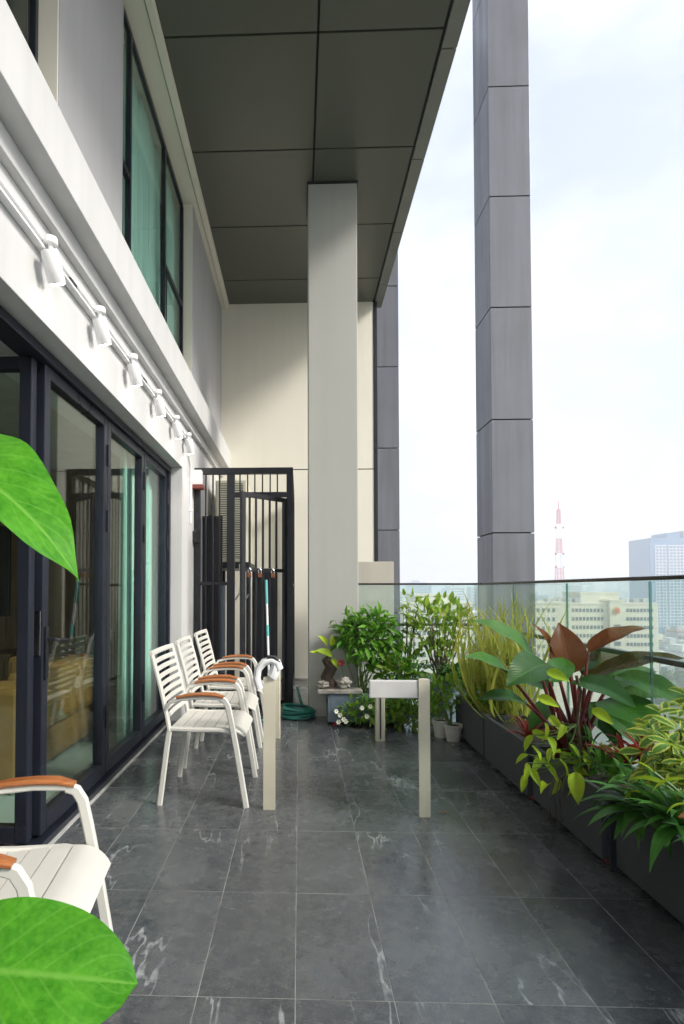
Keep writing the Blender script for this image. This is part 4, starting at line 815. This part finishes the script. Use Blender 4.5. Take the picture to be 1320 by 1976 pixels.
# blue high-rise
Yt = 620
bt = thing('glass_highrise', (bx(1300, Yt), Yt, HB), 'tall blue glass high-rise with white floor lines in the hazy distance', 'building')
X0, X1, ZT = bx(1241, Yt), bx(1420, Yt), bz(1040, Yt)
box('tower', (X0, X1, Yt, Yt + 40, HB, ZT), 'far_blue', bt); box('crown', (bx(1275, Yt), bx(1300, Yt), Yt + 3, Yt + 30, ZT + .02, bz(1030, Yt)), 'far_blue', bt); box('crown', (bx(1305, Yt), bx(1400, Yt), Yt + 3, Yt + 30, ZT + .02, bz(1026, Yt)), 'far_blue', bt)
m = MB(); k = 0
while ZT - 9 - k * 3.3 > HB + 20:
    z = ZT - 9 - k * 3.3; k += 1
    for a, b in ((4.5, 16), (18, 42), (44, 60), (62, 90)): m.box(X0 + a, X0 + b, Yt - .9, Yt - .01, z, z + 1.15)
obj('floor_slabs', m, 'far_slab', bt)['kind'] = 'stuff'
m = MB()
for q in range(24): m.box(X0 + 4.5 + q * 3.7, X0 + 5.2 + q * 3.7, Yt - .6, Yt - .02, HB + 20, ZT - 9)
obj('fins', m, 'far_slab', bt)['kind'] = 'stuff'
# lattice mast
Ym = 430; mx_ = bx(1071, Ym)
ms = thing('radio_mast', (mx_, Ym, HB), 'red and white lattice radio mast rising behind the cream offices', 'mast')
zt, zb = bz(985, Ym), HB; nseg = 11; hs = (zt - zb) / nseg
def hw_(z): return .9 + 4.2 * max(0, (zt - z) / (zt - zb)) ** 1.3
for i in range(nseg):
    a, b = zb + i * hs, zb + (i + 1) * hs - .05; m = MB(); w0, w1 = hw_(a), hw_(b)
    cs = [(-1, -1), (1, -1), (1, 1), (-1, 1)]
    for sx, sy in cs: m.sweep([(mx_ + sx * w0, Ym + sy * w0, a), (mx_ + sx * w1, Ym + sy * w1, b)], rrect(.13, .13), (1, 0, 0))
    for q in range(3):
        za, zc = a + (b - a) * q / 3, a + (b - a) * (q + 1) / 3; wa, wc = hw_(za), hw_(zc)
        for e in range(4):
            (sx, sy), (tx, ty) = cs[e], cs[(e + 1) % 4]
            m.sweep([(mx_ + sx * wa, Ym + sy * wa, za), (mx_ + tx * wc, Ym + ty * wc, zc)], rrect(.06, .06), (.3, .5, .1)); m.sweep([(mx_ + tx * wa, Ym + ty * wa, za), (mx_ + sx * wc, Ym + sy * wc, zc)], rrect(.06, .06), (.3, .5, .1))
            m.sweep([(mx_ + sx * wc, Ym + sy * wc, zc), (mx_ + tx * wc, Ym + ty * wc, zc)], rrect(.06, .06), (.0, .1, 1))
    obj('mast_section', m, 'tower_red' if i % 2 == 0 else 'tower_white', ms)
obj('antenna', MB().tube([(mx_, Ym, zt - 1), (mx_, Ym, zt + 6)], .25, 6), 'tower_red', ms)
for z in (bz(1070, Ym), bz(1095, Ym), bz(1020, Ym)):
    for sx in (-1, 1): obj('dish', MB().sweep([(mx_ + sx * 2.2, Ym - 1, z), (mx_ + sx * 3.1, Ym - 1.3, z)], circ(.9, 10), None, [.4, 1]), 'tower_red', ms)
# houses of the hazy city
rc = random.Random(21); HM = []
for v_ in range(4):
    wd, dp, ht = rc.uniform(7, 12), rc.uniform(9, 14), rc.uniform(9, 22); m = MB().box(-wd / 2, wd / 2, 0, dp, 0, ht); m.box(-wd / 2 + 1, wd / 2 - 3, 2, dp - 2, ht + .01, ht + 3)
    me, _ = mesh_of('wall', m, ('far_white', 'far_grey', 'far_white', 'far_cream')[v_], center=False)
    r_ = MB().box(-wd / 2 - .3, wd / 2 + .3, -.3, dp + .3, ht - .5, ht + .005); rme, _ = mesh_of('roof', r_, ('far_grey', 'far_roof', 'far_white', 'far_roof')[v_], center=False)
    wmb = MB(); 
    wme, _ = mesh_of('window', MB().box(-1.1, 1.1, -.15, .1, -.9, .9), 'far_window'); HM.append((me, rme, wme, wd, ht))
n = 0
for k in range(230):
    Y = rc.uniform(330, 900); px = rc.uniform(700, 1360) if rc.random() < .35 else rc.uniform(1180, 1400); X = bx(px, Y)
    if Yt - 25 < Y < Yt + 50 and px > 1200: continue
    if Y < 345 and 760 < px < 1270: continue
    if abs(X - mx_) < 14 and abs(Y - Ym) < 20: continue
    me, rme, wme, wd, ht = rc.choice(HM); hv = [q[0] for q in HM].index(me); h = thing('city_house', (X, Y, HB), ('white house with a grey roof in the hazy city below', 'grey house with a red roof in the hazy city below', 'all white house in the hazy city below', 'cream house with a red roof in the hazy city below')[hv], 'house', 'houses of the hazy city, kind ' + 'ABCD'[hv]); sc_ = rc.uniform(.8, 1.3)
    for nm, mm in (('wall', me), ('roof', rme)): o = link(nm, mm, W[h.name], h)
    for c_ in range(3):
        for q in range(3): link('window', wme, W[h.name] + Vector((-wd / 3 + c_ * wd / 3, -.05, ht - 3 - q * 3.4)), h)
    h.scale = (sc_, sc_, sc_ * rc.uniform(.9, 1.3)); h.rotation_euler = (0, 0, rc.uniform(-.4, .4)); n += 1
for k in range(46):
    Y = rc.uniform(1000, 2600); px = 620 + 780 * (k + rc.random()) / 46; X = bx(px, Y); w_ = rc.uniform(15, 40); zt_ = bz(rc.uniform(1118, 1150), Y)
    b = thing('distant_block', (X, Y, HB), 'faint tower block on the hazy skyline', 'building', 'tower blocks on the hazy skyline')
    m = MB().box(X - w_, X + w_, Y, Y + 30, HB, zt_); m.box(X - w_ * .4, X + w_ * .3, Y + 5, Y + 25, zt_ + .01, zt_ + 6); obj('wall', m, rc.choice(('far_grey', 'far_white', 'far_blue')), b)
    m = MB()
    for q in range(10): m.box(X - w_ + 2, X + w_ - 2, Y - .6, Y - .01, zt_ - 6 - q * 6, zt_ - 3.5 - q * 6)
    obj('window_band', m, 'far_window', b)
# park trees as one far mass
m = MB(); ico = bmesh.new(); bmesh.ops.create_icosphere(ico, subdivisions=2, radius=1); iv = [v.co.copy() for v in ico.verts]; iff = [tuple(v.index for v in f.verts) for f in ico.faces]; ico.free()
for k in range(420):
    Y = rc.uniform(300, 560); X = bx(rc.uniform(1225, 1420), Y) if k < 300 else bx(rc.uniform(700, 1400), Y); r_ = rc.uniform(3, 6.5); b = len(m.v); ph1 = rc.uniform(0, 6)
    for v in iv: j = 1 + .25 * math.sin(v.x * 5 + ph1) * math.cos(v.y * 6) + .15 * math.sin(v.z * 9 + ph1); m.v.append((X + v.x * r_ * j, Y + v.y * r_ * j, HB + r_ * 1.1 + v.z * r_ * .8 * j))
    m.f += [tuple(b + i for i in f) for f in iff]
me = bpy.data.meshes.new('park_trees'); me.from_pydata(m.v, [], m.f); me.uv_layers.new(name='UVMap'); me.materials.append(M['leaf_far']); o = bpy.data.objects.new('park_trees', me); col.objects.link(o)
tag(o, 'green mass of park trees far below the railing', 'trees', kind='stuff')
# ------------------------------------------------------------------ haze
hz = bpy.data.materials.new('haze_air'); hz.use_nodes = True; nt = hz.node_tree; nt.nodes.clear()
ho = nt.nodes.new('ShaderNodeOutputMaterial'); pv = nt.nodes.new('ShaderNodeVolumePrincipled'); pv.inputs['Density'].default_value = .0009; pv.inputs['Color'].default_value = (.93, .95, .98, 1); pv.inputs['Anisotropy'].default_value = .2
nt.links.new(pv.outputs[0], ho.inputs['Volume']); M['haze_air'] = hz
h = box('haze', (-6100, 6100, -6100, 9100, HB - 2, 95), 'haze_air'); tag(h, 'pale haze hanging over the city', 'haze', kind='stuff')
# ------------------------------------------------------------------ final
for o in bpy.data.objects:
    if o.type == 'MESH' and o.name.split('.')[0] in ('curtain',): pass
